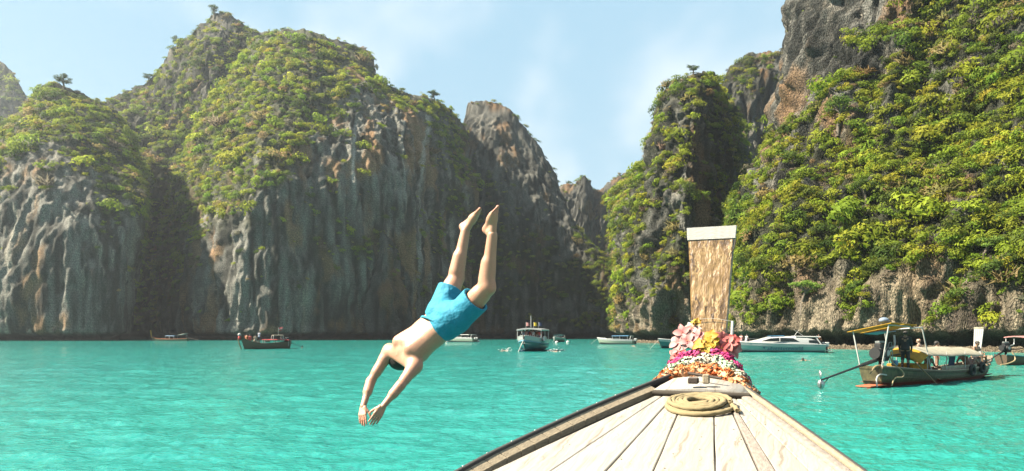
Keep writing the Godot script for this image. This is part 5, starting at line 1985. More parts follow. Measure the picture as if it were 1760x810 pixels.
# a car engine on a swivel post with a long propeller shaft
func tail_engine(boat: Node3D, post: Vector3, prop: Vector3, handle: Vector3, size: float, blade: Material = M.steel) -> void:
	var e := MB.new()
	e.box(post + Vector3(0.05, 0.33, 0) * size, Vector3(0.62, 0.36, 0.36) * size, Basis.IDENTITY, 0.04 * size)
	e.box(post + Vector3(0.02, 0.58, 0.02) * size, Vector3(0.46, 0.20, 0.24) * size, Basis.IDENTITY, 0.03 * size)
	e.box(post + Vector3(0.1, 0.13, 0) * size, Vector3(0.5, 0.12, 0.28) * size, Basis.IDENTITY, 0.03 * size)
	e.bar(post + Vector3(-0.26, 0.34, 0) * size, post + Vector3(-0.36, 0.34, 0) * size, 0.19 * size, 16)
	e.bar(post + Vector3(0.0, 0.34, 0.18) * size, post + Vector3(0.0, 0.34, 0.27) * size, 0.18 * size, 16)
	var en := part("engine", e.done(), M.engine, boat)
	part("fan_ring", MB.new().bar(post + Vector3(0.0, 0.34, 0.272) * size, post + Vector3(0.0, 0.34, 0.29) * size, 0.11 * size, 14).done(), M.grey_metal, en)
	part("cylinder_head", MB.new().box(post + Vector3(0.02, 0.72, 0) * size, Vector3(0.42, 0.08, 0.16) * size, Basis.IDENTITY, 0.015).done(), M.grey_metal, en)
	part("exhaust_pipe", MB.new().tube(curve_points(PackedVector3Array([post + Vector3(0.2, 0.5, 0.2) * size, post + Vector3(0.4, 0.6, 0.28) * size, post + Vector3(0.45, 0.95, 0.25) * size]), 7), 0.035 * size, 8).done(), M.grey_metal, en)
	part("mount_post", MB.new().bar(post + Vector3(0.05, -0.5, 0), post + Vector3(0.05, 0.1, 0) * size, 0.07 * size, 10).done(), M.iron, boat)
	var mid := post + Vector3(-0.2, 0.12, 0) * size
	var sf := part("shaft", MB.new().bar(mid, prop, 0.045 * size, 8, 0.03 * size).done(), M.engine, boat)
	part("shaft_sleeve", MB.new().bar(mid, mid.lerp(prop, 0.28), 0.075 * size, 8, 0.06 * size).done(), M.black, sf)
	part("steering_handle", MB.new().bar(post + Vector3(0.3, 0.22, 0) * size, handle, 0.03 * size, 8).done(), M.engine, boat)
	var d := (prop - mid).normalized()
	var u := d.cross(Vector3(0, 0, 1)).normalized()
	for s: float in [-1.0, 1.0]:
		var bl := MB.new()
		var rings := []
		for k in 7:
			var t := k / 6.0
			var w := 0.11 * sin(PI * (0.15 + 0.8 * t)) * size
			var tw := lerpf(0.9, 0.5, t) * s
			var c := prop + u * s * t * 0.30 * size
			var side := (Vector3(0, 0, 1) * cos(tw) + d * sin(tw))
			rings.append(PackedVector3Array([c - side * w, c + side * w, c + side * w + d * 0.012, c - side * w + d * 0.012]))
		bl.loft(rings, true, true)
		part("propeller_blade", bl.done(), blade, sf)
	var gd := MB.new()
	gd.tube(PackedVector3Array([mid.lerp(prop, 0.86), prop - u * -0.02 + Vector3(0, -0.24, 0) * size, prop + Vector3(0, -0.05, 0)]), 0.014 * size, 6)
	part("prop_skeg", gd.done(), M.iron, sf)


# ---------------------------------------------------------------- poses: local joints facing -z, left is -x
func pose(kind: String, at: Vector3, face: float, tall := 1.0, lean := 0.0) -> Dictionary:
	var q: Dictionary
	match kind:
		"stand":
			q = {"pelvis": Vector3(0, 0.94, 0), "neck": Vector3(0, 1.46, 0.0 - lean), "head": Vector3(0, 1.62, -0.03 - lean), "sh": Vector3(0.185, 1.41, -lean), "el": Vector3(0.25, 1.14, 0.03 - lean * 0.8), "wr": Vector3(0.24, 0.90, -0.10 - lean), "ha": Vector3(0.22, 0.74, -0.16 - lean), "hip": Vector3(0.09, 0.91, 0), "kn": Vector3(0.11, 0.49, -0.03), "an": Vector3(0.12, 0.08, 0.02), "to": Vector3(0.14, 0.025, -0.19)}
		"sit":
			q = {"pelvis": Vector3(0, 0.10, 0), "neck": Vector3(0, 0.61, -0.05 - lean), "head": Vector3(0, 0.77, -0.10 - lean), "sh": Vector3(0.185, 0.56, -0.04 - lean), "el": Vector3(0.25, 0.30, -0.12 - lean), "wr": Vector3(0.13, 0.24, -0.33 - lean), "ha": Vector3(0.07, 0.24, -0.47 - lean), "hip": Vector3(0.095, 0.10, -0.04), "kn": Vector3(0.15, 0.13, -0.46), "an": Vector3(0.14, -0.30, -0.44), "to": Vector3(0.16, -0.36, -0.64)}
		"recline":
			q = {"pelvis": Vector3(0, 0.12, 0), "neck": Vector3(0, 0.50, 0.34), "head": Vector3(0, 0.65, 0.38), "sh": Vector3(0.185, 0.46, 0.32), "el": Vector3(0.27, 0.22, 0.42), "wr": Vector3(0.25, 0.04, 0.25), "ha": Vector3(0.24, 0.03, 0.10), "hip": Vector3(0.09, 0.11, -0.04), "kn": Vector3(0.13, 0.40, -0.36), "an": Vector3(0.13, 0.08, -0.68), "to": Vector3(0.15, 0.03, -0.88)}
		"swim":
			q = {"pelvis": Vector3(0, -0.16, 0.3), "neck": Vector3(0, -0.05, -0.22), "head": Vector3(0, 0.06, -0.36), "sh": Vector3(0.185, -0.06, -0.20), "el": Vector3(0.32, -0.08, -0.42), "wr": Vector3(0.22, -0.06, -0.66), "ha": Vector3(0.18, -0.07, -0.84), "hip": Vector3(0.09, -0.18, 0.34), "kn": Vector3(0.13, -0.30, 0.75), "an": Vector3(0.13, -0.22, 1.15), "to": Vector3(0.14, -0.2, 1.35)}
	var turn := Basis(Vector3.UP, face)
	var j := {}
	for k: String in ["pelvis", "neck", "head"]:
		j[k] = at + turn * (q[k] * tall)
	for e: Array in [["sh", "shoulder"], ["el", "elbow"], ["wr", "wrist"], ["ha", "hand"], ["hip", "hip"], ["kn", "knee"], ["an", "ankle"], ["to", "toe"]]:
		var v: Vector3 = q[e[0]] * tall
		j[e[1] + "_r"] = at + turn * v
		j[e[1] + "_l"] = at + turn * Vector3(-v.x, v.y, v.z)
	if kind == "swim":
		j.head_up = (Vector3(0, 0.75, 0) + turn * Vector3(0, 0, -0.6)).normalized()
		j.head_face = turn * Vector3(0, -0.3, -1.0)
	return j


func shorts(m: Material, upto := 0.55) -> Array:
	return ["shorts", m, [["hip_l", "knee_l", upto, 0.112, 0.088], ["hip_r", "knee_r", upto, 0.112, 0.088], ["pelvis", "pelvis", 0.0, 0.145, 0.145]], false]


func shirt(m: Material, sleeve := 0.5) -> Array:
	return ["shirt", m, [["shoulder_l", "elbow_l", sleeve, 0.075, 0.06], ["shoulder_r", "elbow_r", sleeve, 0.075, 0.06]], true]


# ---------------------------------------------------------------- the longtail boat on the right
func build_right_longtail() -> void:
	var stern := Vector3(15.9, 0, -31.0)
	var b := boat_at("weathered olive longtail boat with yellow canopy and people aboard, on the right", "longtail_boat", stern, stern + Vector3(9.8, 0, -7.0))
	var sec := [[0.0, 0.0], [0.42, 0.06], [0.74, 0.28], [0.92, 0.62], [1.0, 1.0]]
	var st := [[0.0, 0.52, 0.86, -0.25, -0.25], [1.0, 0.70, 0.78, -0.32, -0.1], [3.0, 0.92, 0.62, -0.38, 0.0], [5.5, 1.0, 0.53, -0.4, 0.0], [8.0, 0.92, 0.56, -0.35, 0.0], [9.8, 0.70, 0.70, -0.22, 0.1], [11.0, 0.40, 0.90, -0.05, 0.4], [11.7, 0.08, 1.08, 0.05, 0.6]]
	var rings := hull_parts(b, st, sec, M.olive, M.deck_cream, 0.045, 0.22, M.brown_paint, 0.02, 0.9)
	# red bottom paint at the waterline
	var red := MB.new()
	red.loft(hull_rings(st, sec, 0.13, 0.008), false)
	part("bottom_paint", red.done(), M.red_bottom, b)
	var strake := MB.new()
	strake.tube(sheer_line(rings, 1, -0.07, 0.015), 0.022, 6)
	part("rub_rail", strake.done(), M.brown_paint, b)
	deck_over(b, rings, 0.80, 1.0, 0.03, M.deck_cream)
	deck_over(b, rings, 0.0, 0.22, 0.12, M.brown_paint, "stern_deck", 0.0)
	# planks of the hull side shown by their seams: thin laps
	for y: float in [0.30, 0.44]:
		var lap := MB.new()
		var pts := PackedVector3Array()
		for r: PackedVector3Array in rings:
			var best := r[r.size() - 1]
			for k in range(13, r.size()):
				if absf(r[k].y - y) < absf(best.y - y):
					best = r[k]
			if absf(best.y - y) < 0.08:
				pts.append(best + Vector3(0, 0, 0.004))
		if pts.size() > 3:
			lap.tube(pts, 0.009, 5)
			part("plank_seam", lap.done(), M.brown_paint, b)
	# prow board
	var pb := MB.new()
	pb.flat()
	pb.loft([PackedVector3Array([Vector3(10.5, 0.75, -0.15), Vector3(10.5, 0.75, 0.15), Vector3(10.56, 0.75, 0.15), Vector3(10.56, 0.75, -0.15)]), PackedVector3Array([Vector3(10.85, 2.52, -0.22), Vector3(10.85, 2.52, 0.22), Vector3(10.91, 2.52, 0.22), Vector3(10.91, 2.52, -0.22)])], true, true)
	part("prow_board", pb.done(), M.white_paint, b)
	part("prow_cap", MB.new().box(Vector3(10.89, 2.57, 0), Vector3(0.10, 0.11, 0.48), Basis.IDENTITY, 0.01).done(), M.cream, b)
	for k in 4:
		part("prow_groove", MB.new().bar(Vector3(10.60, 1.5, -0.11 + 0.07 * k), Vector3(10.83, 2.5, -0.15 + 0.10 * k), 0.006, 5).done(), M.pole_wood, b)
	# yellow rear canopy on posts
	part("rear_canopy", sheet(-0.35, 0.75, -1.0, 0.95, func(x, z): return 2.56 + 0.20 * z - 0.02 * x, 0.03, 4, 5), M.yellow, b)
	part("rear_canopy", sheet(0.80, 1.95, -1.0, 0.95, func(x, z): return 2.55 + 0.20 * z - 0.03 * x, 0.03, 4, 5), M.yellow, b)
	part("canopy_patch", sheet(1.0, 2.2, -0.95, -0.1, func(x, z): return 2.48 + 0.18 * z - 0.03 * x, 0.02, 3, 3), M.blue_tarp, b)
	for e: Array in [
		[Vector3(-0.25, 2.66, 0.8), Vector3(-0.2, 0.85, 0.48)], [Vector3(-0.2, 2.38, -0.8), Vector3(-0.15, 0.8, -0.5)],
		[Vector3(2.7, 2.56, 0.82), Vector3(3.45, 0.6, 0.88)], [Vector3(2.6, 2.45, -0.8), Vector3(3.2, 0.6, -0.85)], [Vector3(1.6, 2.52, 0.82), Vector3(2.7, 2.56, 0.82)], [Vector3(2.7, 2.56, 0.82), Vector3(2.6, 2.45, -0.8)], [Vector3(-0.25, 2.66, 0.8), Vector3(1.6, 2.60, 0.82)],
	]:
		part("canopy_post", MB.new().bar(e[0], e[1], 0.030, 8).done(), M.pvc, b)
	part("cloth_bundle", MB.new().ball(Vector3(0.35, 2.86, 0.3), Vector3(0.30, 0.14, 0.2), 7, 10).done(), M.pale_blue_cloth, b)
	# long cream awning over the middle
	part("awning", sheet(3.0, 8.9, -0.55, 0.98, func(x, z): return 1.66 - 0.30 * pow((z + 0.15) / 1.0, 2.0) - 0.012 * (x - 3.0) + 0.02 * sin(x * 2.1), 0.035, 14, 9), M.cream, b)
	part("awning_skirt", sheet(2.3, 3.0, -0.55, 0.95, func(x, z): return 1.30 + 0.48 * (x - 2.3) - 0.28 * pow((z + 0.15) / 1.0, 2.0), 0.03, 4, 8), M.yellow, b)
	part("awning_lining", sheet(3.0, 4.3, -0.5, 0.6, func(x, z): return 1.52 - 0.25 * pow((z + 0.15) / 1.0, 2.0), 0.02, 4, 6), M.yellow, b)
	for x: float in [3.1, 5.0, 7.0, 8.8]:
		for z: float in [-0.5, 0.88]:
			part("awning_post", MB.new().bar(Vector3(x, 0.5, z), Vector3(x, 1.42, z), 0.020, 6).done(), M.pvc, b)
	# seats, boxes and gear
	part("yellow_locker", MB.new().box(Vector3(3.0, 0.58, 0.05), Vector3(1.5, 0.62, 1.2), Basis.IDENTITY, 0.03).done(), M.yellow, b)
	for x: float in [5.2, 6.6, 8.0]:
		part("thwart", MB.new().box(Vector3(x, 0.44, 0), Vector3(0.32, 0.05, 1.5), Basis.IDENTITY, 0.012).done(), M.deck_cream, b)
	part("side_board", MB.new().box(Vector3(6.6, 0.60, 0.80), Vector3(3.8, 0.30, 0.04), Basis.IDENTITY, 0.01).done(), M.cream, b)
	tail_engine(b, Vector3(0.35, 0.98, 0.12), Vector3(-4.55, 0.42, 0.25), Vector3(2.15, 1.36, 0.25), 1.3)
	part("engine_frame", MB.new().tube(PackedVector3Array([Vector3(0.0, 0.9, 0.42), Vector3(0.55, 1.9, 0.42), Vector3(0.75, 1.9, 0.42), Vector3(0.9, 0.9, 0.42)]), 0.022, 6).done(), M.grey_metal, b)
	part("air_filter", MB.new().bar(Vector3(0.75, 1.65, 0.2), Vector3(1.0, 1.70, 0.25), 0.14, 14).done(), M.black, b)
	part("fuel_can", MB.new().box(Vector3(1.0, 0.98, 0.45), Vector3(0.26, 0.24, 0.2), Basis.IDENTITY, 0.04).done(), M.blue_tarp, b)
	part("fuel_hose", MB.new().tube(curve_points(PackedVector3Array([Vector3(0.45, 1.35, 0.5), Vector3(0.55, 1.0, 0.58), Vector3(0.95, 0.6, 0.82), Vector3(0.8, 0.38, 0.86), Vector3(0.3, 0.36, 0.80), Vector3(0.15, 0.02, 0.72)]), 20), 0.032, 7).done(), M.hose, b)
	part("water_hose", MB.new().tube(curve_points(PackedVector3Array([Vector3(-0.75, 0.0, 0.55), Vector3(-0.72, 0.35, 0.52), Vector3(-0.4, 0.52, 0.5), Vector3(0.05, 0.48, 0.55)]), 14), 0.034, 7).done(), M.pvc, b)
	part("stern_step", MB.new().box(Vector3(-0.55, 0.03, 0.2), Vector3(1.3, 0.05, 0.7), Basis(Vector3(0, 0, 1), 0.02), 0.01).done(), M.rust, b)
	part("stern_horn", MB.new().tube(curve_points(PackedVector3Array([Vector3(0.1, 0.84, 0.35), Vector3(-0.5, 0.85, 0.35), Vector3(-0.95, 0.55, 0.35)]), 8), 0.09, 7, 0.02).done(), M.pole_wood, b)
	for e: Array in [[7.4, 0.5, 0.98], [8.85, 0.58, 0.86]]:
		var ring := PackedVector3Array()
		for k in 21:
			var a := TAU * k / 20.0
			ring.append(Vector3(e[0] + cos(a) * 0.21, e[1] + sin(a) * 0.21, e[2] + 0.06))
		part("tyre_fender", MB.new().tube(ring, 0.085, 8, -1.0, false).done(), M.tyre, b)
	# loose things and people, each standing on its own
	var t := b.transform
	var yaw := b.rotation.y
	var pole := thing("boat_pole", "bamboo pole leaning from the olive longtail down into the water", "pole", t * Vector3(2.1, 0.7, 0.9), b.basis)
	part("pole", MB.new().bar(Vector3(-0.15, 0.38, -0.1), Vector3(0.95, -0.95, 0.65), 0.032, 8, 0.026).done(), M.pole_wood, pole)
	part("pole_tip", MB.new().ball(Vector3(0.92, -0.70, 0.63), Vector3(0.05, 0.05, 0.05), 5, 7).done(), M.hose, pole)
	var chair := thing("deck_chair", "navy blue folding chair under the cream awning of the olive longtail", "chair", t * Vector3(6.3, 0.22, 0.35), b.basis)
	part("seat", MB.new().box(Vector3(0, 0.40, 0), Vector3(0.46, 0.03, 0.44), Basis.IDENTITY, 0.01).done(), M.navy_cloth, chair)
	part("backrest", MB.new().box(Vector3(0, 0.74, 0.22), Vector3(0.62, 0.62, 0.04), Basis(Vector3.RIGHT, 0.12), 0.012).done(), M.navy_cloth, chair)
	for x: float in [-0.3, 0.3]:
		part("leg", MB.new().bar(Vector3(x, 0.0, -0.24), Vector3(x, 1.05, 0.26), 0.014, 6).done(), M.grey_metal, chair)
		part("leg", MB.new().bar(Vector3(x, 0.0, 0.24), Vector3(x, 0.5, -0.22), 0.014, 6).done(), M.grey_metal, chair)
	var tan := Color(0.235, 0.135, 0.080)
	var fair := Color(0.30, 0.185, 0.13)
	var j := pose("stand", t * Vector3(2.15, 0.66, 0.35), yaw - 1.2, 1.0, 0.05)
	person("person in a black wetsuit standing under the yellow canopy of the olive longtail", j, {"cell": 0.024, "hand_cell": 0.012, "skin": tan, "base": t * Vector3(2.15, 0.66, 0.35), "clothes": [["wetsuit_legs", M.black_cloth, [["hip_l", "knee_l", 1.0, 0.105, 0.068], ["hip_r", "knee_r", 1.0, 0.105, 0.068], ["knee_l", "ankle_l", 0.95, 0.066, 0.048], ["knee_r", "ankle_r", 0.95, 0.066, 0.048], ["pelvis", "pelvis", 0.0, 0.13, 0.13]], false], ["wetsuit_top", M.black_cloth, [["shoulder_l", "elbow_l", 1.0, 0.07, 0.052], ["shoulder_r", "elbow_r", 1.0, 0.07, 0.052], ["elbow_l", "wrist_l", 0.95, 0.052, 0.038], ["elbow_r", "wrist_r", 0.95, 0.052, 0.038]], true]]})
	j = pose("sit", t * Vector3(4.15, 0.50, 0.35), yaw + 2.75, 1.0, 0.1)
	j.elbow_r = t * Vector3(3.75, 0.95, 0.55)
	j.wrist_r = t * Vector3(3.45, 0.82, 0.62)
	j.hand_r = t * Vector3(3.28, 0.78, 0.64)
	person("bare-backed person with black hair sitting beneath the cream awning", j, {"cell": 0.022, "hand_cell": 0.012, "skin": Color(0.215, 0.11, 0.06), "base": t * Vector3(4.15, 0.50, 0.35), "clothes": [shorts(M.black_cloth)]})
	j = pose("stand", t * Vector3(6.0, 0.24, -0.80), yaw + 0.2, 1.03)
	person("fair bald man standing on the far side of the cream awning", j, {"cell": 0.024, "hand_cell": 0.014, "skin": fair, "hair": false, "base": t * Vector3(6.0, 0.24, -0.80), "clothes": [shorts(M.navy_cloth)]})
	j = pose("stand", t * Vector3(7.7, 0.24, -0.74), yaw - 2.6, 0.95)
	person("long-haired woman in a red top standing behind the awning's forward end", j, {"cell": 0.024, "hand_cell": 0.014, "skin": fair, "hair_long": 0.22, "base": t * Vector3(7.7, 0.24, -0.74), "clothes": [shorts(M.red_cloth, 0.2), ["bikini_top", M.red_cloth, [["shoulder_l", "shoulder_r", 1.0, 0.02, 0.02]], false]]})
	j = pose("sit", t * Vector3(9.95, 0.98, 0.15), yaw + PI - 0.25, 1.02, 0.05)
	j.ankle_l = t * Vector3(10.25, 0.72, 0.62)
	j.toe_l = t * Vector3(10.2, 0.69, 0.82)
	j.ankle_r = t * Vector3(9.75, 0.68, 0.66)
	j.toe_r = t * Vector3(9.68, 0.66, 0.86)
	person("tanned man in a cap and black shorts sitting on the bow of the olive longtail", j, {"cell": 0.02, "hand_cell": 0.010, "skin": tan, "beard": true, "base": t * Vector3(9.95, 0.98, 0.15), "clothes": [shorts(M.black_cloth, 0.7)]})
	part("seat_box", MB.new().box(Vector3(9.85, 0.84, 0.05), Vector3(0.7, 0.34, 0.6), Basis.IDENTITY, 0.02).done(), M.deck_cream, b)
	j = pose("recline", t * Vector3(8.75, 0.62, 0.30), yaw - PI * 0.5 - 0.25, 1.0)
	person("sunbather reclining on the deck below the man in the cap", j, {"cell": 0.022, "hand_cell": 0.012, "skin": Color(0.30, 0.165, 0.12), "base": t * Vector3(8.75, 0.62, 0.30), "clothes": [shorts(M.red_cloth, 0.15)]})
	part("sun_deck", MB.new().box(Vector3(8.55, 0.57, 0.1), Vector3(1.7, 0.06, 1.3), Basis.IDENTITY, 0.01).done(), M.deck_cream, b)


# ---------------------------------------------------------------- longtails farther off
func far_longtail(label: String, stern: Vector3, bow: Vector3, o: Dictionary) -> Node3D:
	var b := boat_at(label, "longtail_boat", stern, bow)
	var n := stern.distance_to(bow) / 10.0
	var hgt: float = o.get("high", 1.0)
	var sec := [[0.0, 0.0], [0.42, 0.06], [0.74, 0.28], [0.92, 0.62], [1.0, 1.0]]
	var st := []
	for e: Array in [[0.0, 0.5, 0.75, -0.2, -0.2], [1.5, 0.75, 0.62, -0.3, 0.0], [4.5, 0.9, 0.52, -0.35, 0.0], [7.0, 0.8, 0.60, -0.3, 0.0], [8.6, 0.5, 0.85, -0.15, 0.2], [9.5, 0.06, 1.25, 0.0, 0.5]]:
		st.append([e[0] * n, e[1], e[2] * hgt, e[3], e[4]])
	var rings := hull_parts(b, st, sec, o.hull, o.rail, 0.05, 0.2, M.brown_paint, 0.05, 0.85)
	deck_over(b, rings, 0.74, 1.0, 0.02, o.deck)
	var top: float = o.prow
	var x0: float = (9.5 + 0.25) * n
	var pb := MB.new()
	pb.flat()
	pb.loft([PackedVector3Array([Vector3(x0, 0.9 * hgt, -0.1), Vector3(x0, 0.9 * hgt, 0.1), Vector3(x0 + 0.16, 0.9 * hgt, 0.1), Vector3(x0 + 0.16, 0.9 * hgt, -0.1)]), PackedVector3Array([Vector3(x0 + 0.35, top, -0.2), Vector3(x0 + 0.35, top, 0.2), Vector3(x0 + 0.55, top, 0.2), Vector3(x0 + 0.55, top, -0.2)])], true, true)
	part("prow_board", pb.done(), o.prow_mat, b)
	if o.has("sash"):
		part("prow_sash", MB.new().ball(Vector3(x0 + 0.42, top - 0.32, 0), Vector3(0.24, 0.42, 0.26), 7, 9).done(), o.sash, b)
		part("prow_cap", MB.new().ball(Vector3(x0 + 0.46, top + 0.08, 0), Vector3(0.24, 0.24, 0.24), 7, 9).done(), M.white_cloth, b)
	var ra: float = o.roof[0] * n
	var rb: float = o.roof[1] * n
	var ry: float = o.roof[2]
	part("roof", sheet(ra, rb, -0.85, 0.85, func(x, z): return ry - 0.12 * z * z + 0.015 * (x - ra), 0.06, 6, 5), o.roof_mat, b)
	for x: float in [ra + 0.1, lerpf(ra, rb, 0.5), rb - 0.1]:
		for z: float in [-0.75, 0.75]:
			part("roof_post", MB.new().bar(Vector3(x, 0.4, z), Vector3(x, ry - 0.06, z), 0.035, 6).done(), M.pvc, b)
	part("thwart", MB.new().box(Vector3(4.5 * n, 0.42, 0), Vector3(0.4, 0.06, 1.4), Basis.IDENTITY, 0.01).done(), M.deck_cream, b)
	tail_engine(b, Vector3(0.3, 0.85, 0), Vector3(-o.tail, 0.25, 0), Vector3(2.0, 1.2, 0.1), 1.1, M.iron)
	return b


func build_far_longtails() -> void:
	var tan := Color(0.25, 0.12, 0.075)
	var b := far_longtail("dark longtail boat with a maroon roof and passengers on its bow, left of the diver", Vector3(-33.050, 0, -104.500), Vector3(-38.782, 0, -101.000), {"hull": M.brown_paint, "rail": M.hull_dark, "deck": M.brown_paint, "prow": 2.0, "prow_mat": M.hull_dark, "sash": M.red_cloth, "roof": [0.3, 5.6, 1.38], "roof_mat": M.red_cloth, "tail": 1.9, "high": 1.55})
	var t := b.transform
	part("cabin_roof", sheet(1.0, 2.4, -0.7, 0.7, func(x, z): return 2.05 - 0.05 * z * z + 0.0 * x, 0.07, 3, 4), M.cream, b)
	for x: float in [1.05, 2.35]:
		for z: float in [-0.62, 0.62]:
			part("cabin_post", MB.new().bar(Vector3(x + (0.12 if x > 2.0 else 0.0), 1.35, z), Vector3(x, 2.02, z), 0.05, 6).done(), M.white, b)
	part("flag_pole", MB.new().bar(Vector3(1.6, 2.0, 0), Vector3(1.55, 3.15, 0), 0.025, 6).done(), M.pvc, b)
	part("flag", sheet(1.0, 1.55, -0.015, 0.015, func(x, z): return 3.12 + 0.04 * sin(x * 8.0), 0.42, 6, 1), M.red_cloth, b)
	part("flag_stripe", sheet(1.02, 1.54, -0.021, 0.021, func(x, z): return 2.99 + 0.04 * sin(x * 8.0), 0.16, 6, 1), M.white_cloth, b)
	part("side_panel", MB.new().box(Vector3(3.0, 1.12, 0.93), Vector3(0.9, 0.24, 0.03), Basis.IDENTITY, 0.01).done(), M.pale_green, b)
	part("side_panel", MB.new().box(Vector3(4.4, 1.05, 0.98), Vector3(0.9, 0.20, 0.03), Basis.IDENTITY, 0.01).done(), M.pale_green, b)
	part("bow_emblem", MB.new().box(Vector3(5.85, 0.55, 0.70), Vector3(0.8, 0.24, 0.04), Basis(Vector3.UP, 0.35), 0.01).done(), M.blue_tarp, b)
	part("stem_post", MB.new().tube(PackedVector3Array([Vector3(6.75, 0.0, 0), Vector3(7.05, 0.8, 0), Vector3(7.2, 1.5, 0)]), 0.09, 8).done(), M.pole_wood, b)
	var yaw := b.rotation.y
	for e: Array in [
		["passenger in orange sitting nearest the prow of the dark longtail", "sit", Vector3(6.05, 1.30, 0.15), yaw + 2.4, M.orange_cloth, Color(0.3, 0.15, 0.10)],
		["passenger in red sitting behind the one in orange on the dark longtail", "sit", Vector3(5.55, 1.25, 0.2), yaw + 2.9, M.red_cloth, tan],
		["passenger in yellow and white leaning back on the dark longtail", "sit", Vector3(4.75, 1.15, 0.2), yaw + PI, M.cream, Color(0.3, 0.17, 0.11)],
		["person in a pale blue shirt standing by the maroon roof of the dark longtail", "stand", Vector3(4.25, 0.85, 0.1), yaw + 2.2, M.pale_blue_cloth, tan],
	]:
		var at: Vector3 = t * e[2]
		person(e[0], pose(e[1], at, e[3]), {"cell": 0.04, "hand_cell": 0.02, "skin": e[5], "base": at, "clothes": [shirt(e[4]), shorts(M.navy_cloth if e[1] == "stand" else e[4])]})
	b = far_longtail("low longtail boat with a gilded prow and blue awning below the far left cliff", Vector3(-97.685, 0, -212.000), Vector3(-110.765, 0, -216.000), {"hull": M.olive, "rail": M.orange_cloth, "deck": M.orange_cloth, "prow": 3.2, "prow_mat": M.yellow, "roof": [3.1, 5.6, 1.55], "roof_mat": M.blue_tarp, "tail": 4.0})
	part("engine_canopy", sheet(0.5, 3.0, -0.8, 0.8, func(x, z): return 1.75 + 0.18 * (3.0 - x) + 0.0 * z, 0.08, 3, 3), M.white_paint, b)
	b = far_longtail("longtail boat cut off at the right edge, its engine shaft pointing left", Vector3(35.5, 0, -51), Vector3(45.3, 0, -54), {"hull": M.brown_paint, "rail": M.teal, "deck": M.deck_cream, "prow": 2.4, "prow_mat": M.white_paint, "roof": [1.2, 6.0, 2.1], "roof_mat": M.pink, "tail": 1.5})
	part("boarding_pole", MB.new().bar(Vector3(0.6, 0.95, 0.6), Vector3(3.4, 1.75, 0.7), 0.04, 6).done(), M.pole_wood, b)
	part("mooring_hose", MB.new().tube(curve_points(PackedVector3Array([Vector3(0.3, 0.95, 0.5), Vector3(0.35, 0.4, 0.7), Vector3(-0.4, 0.12, 0.7), Vector3(-0.9, 0.05, 0.6)]), 12), 0.05, 6).done(), M.hose, b)


# ---------------------------------------------------------------- speedboats
func speed_hull(b: Node3D, n: float, beam: float, lower: Material, upper: Material, high: float) -> Array:
	var sec := [[0.0, 0.0], [0.80, 0.34], [0.84, 0.40], [0.96, 0.74], [1.0, 1.0]]
	var st := []
	for e: Array in [[0.0, 0.92, 0.80, -0.3, 0.0], [0.25, 1.0, 0.84, -0.32, 0.0], [0.55, 0.98, 0.92, -0.3, 0.0], [0.8, 0.70, 1.02, -0.18, 0.02], [0.93, 0.36, 1.10, 0.0, 0.05], [0.99, 0.05, 1.15, 0.10, 0.07]]:
		st.append([e[0] * n, e[1] * beam, e[2] * high, e[3], e[4] * n])
	var rings := hull_parts(b, st, sec, lower, upper, 0.05, 0.3, M.deck_cream, 0.0, 0.9)
	var up := MB.new()
	var band := []
	for r: PackedVector3Array in hull_rings(st, sec, 9.0, 0.012):
		band.append(r)
	for s: int in [-1, 1]:
		var rr := []
		for r: PackedVector3Array in band:
			var top := r[0] if s < 0 else r[r.size() - 1]
			var low := r[3] if s < 0 else r[r.size() - 4]
			rr.append(PackedVector3Array([top, top.lerp(low, 0.5) + Vector3(0, 0, 0.02 * s), low]))
		up.loft(rr, false)
	part("topside_band", up.done(), upper, b)
	var keel := MB.new()
	keel.loft(hull_rings(st, sec, 0.06, 0.012), false)
	part("waterline_stripe", keel.done(), M.navy, b)
	return rings


func outboard(b: Node3D, z: float) -> void:
	part("outboard_motor", MB.new().box(Vector3(-0.42, 0.95, z), Vector3(0.5, 0.55, 0.36), Basis.IDENTITY, 0.08).done(), M.white, b)
	part("outboard_leg", MB.new().box(Vector3(-0.40, 0.3, z), Vector3(0.2, 1.0, 0.14), Basis.IDENTITY, 0.03).done(), M.black, b)


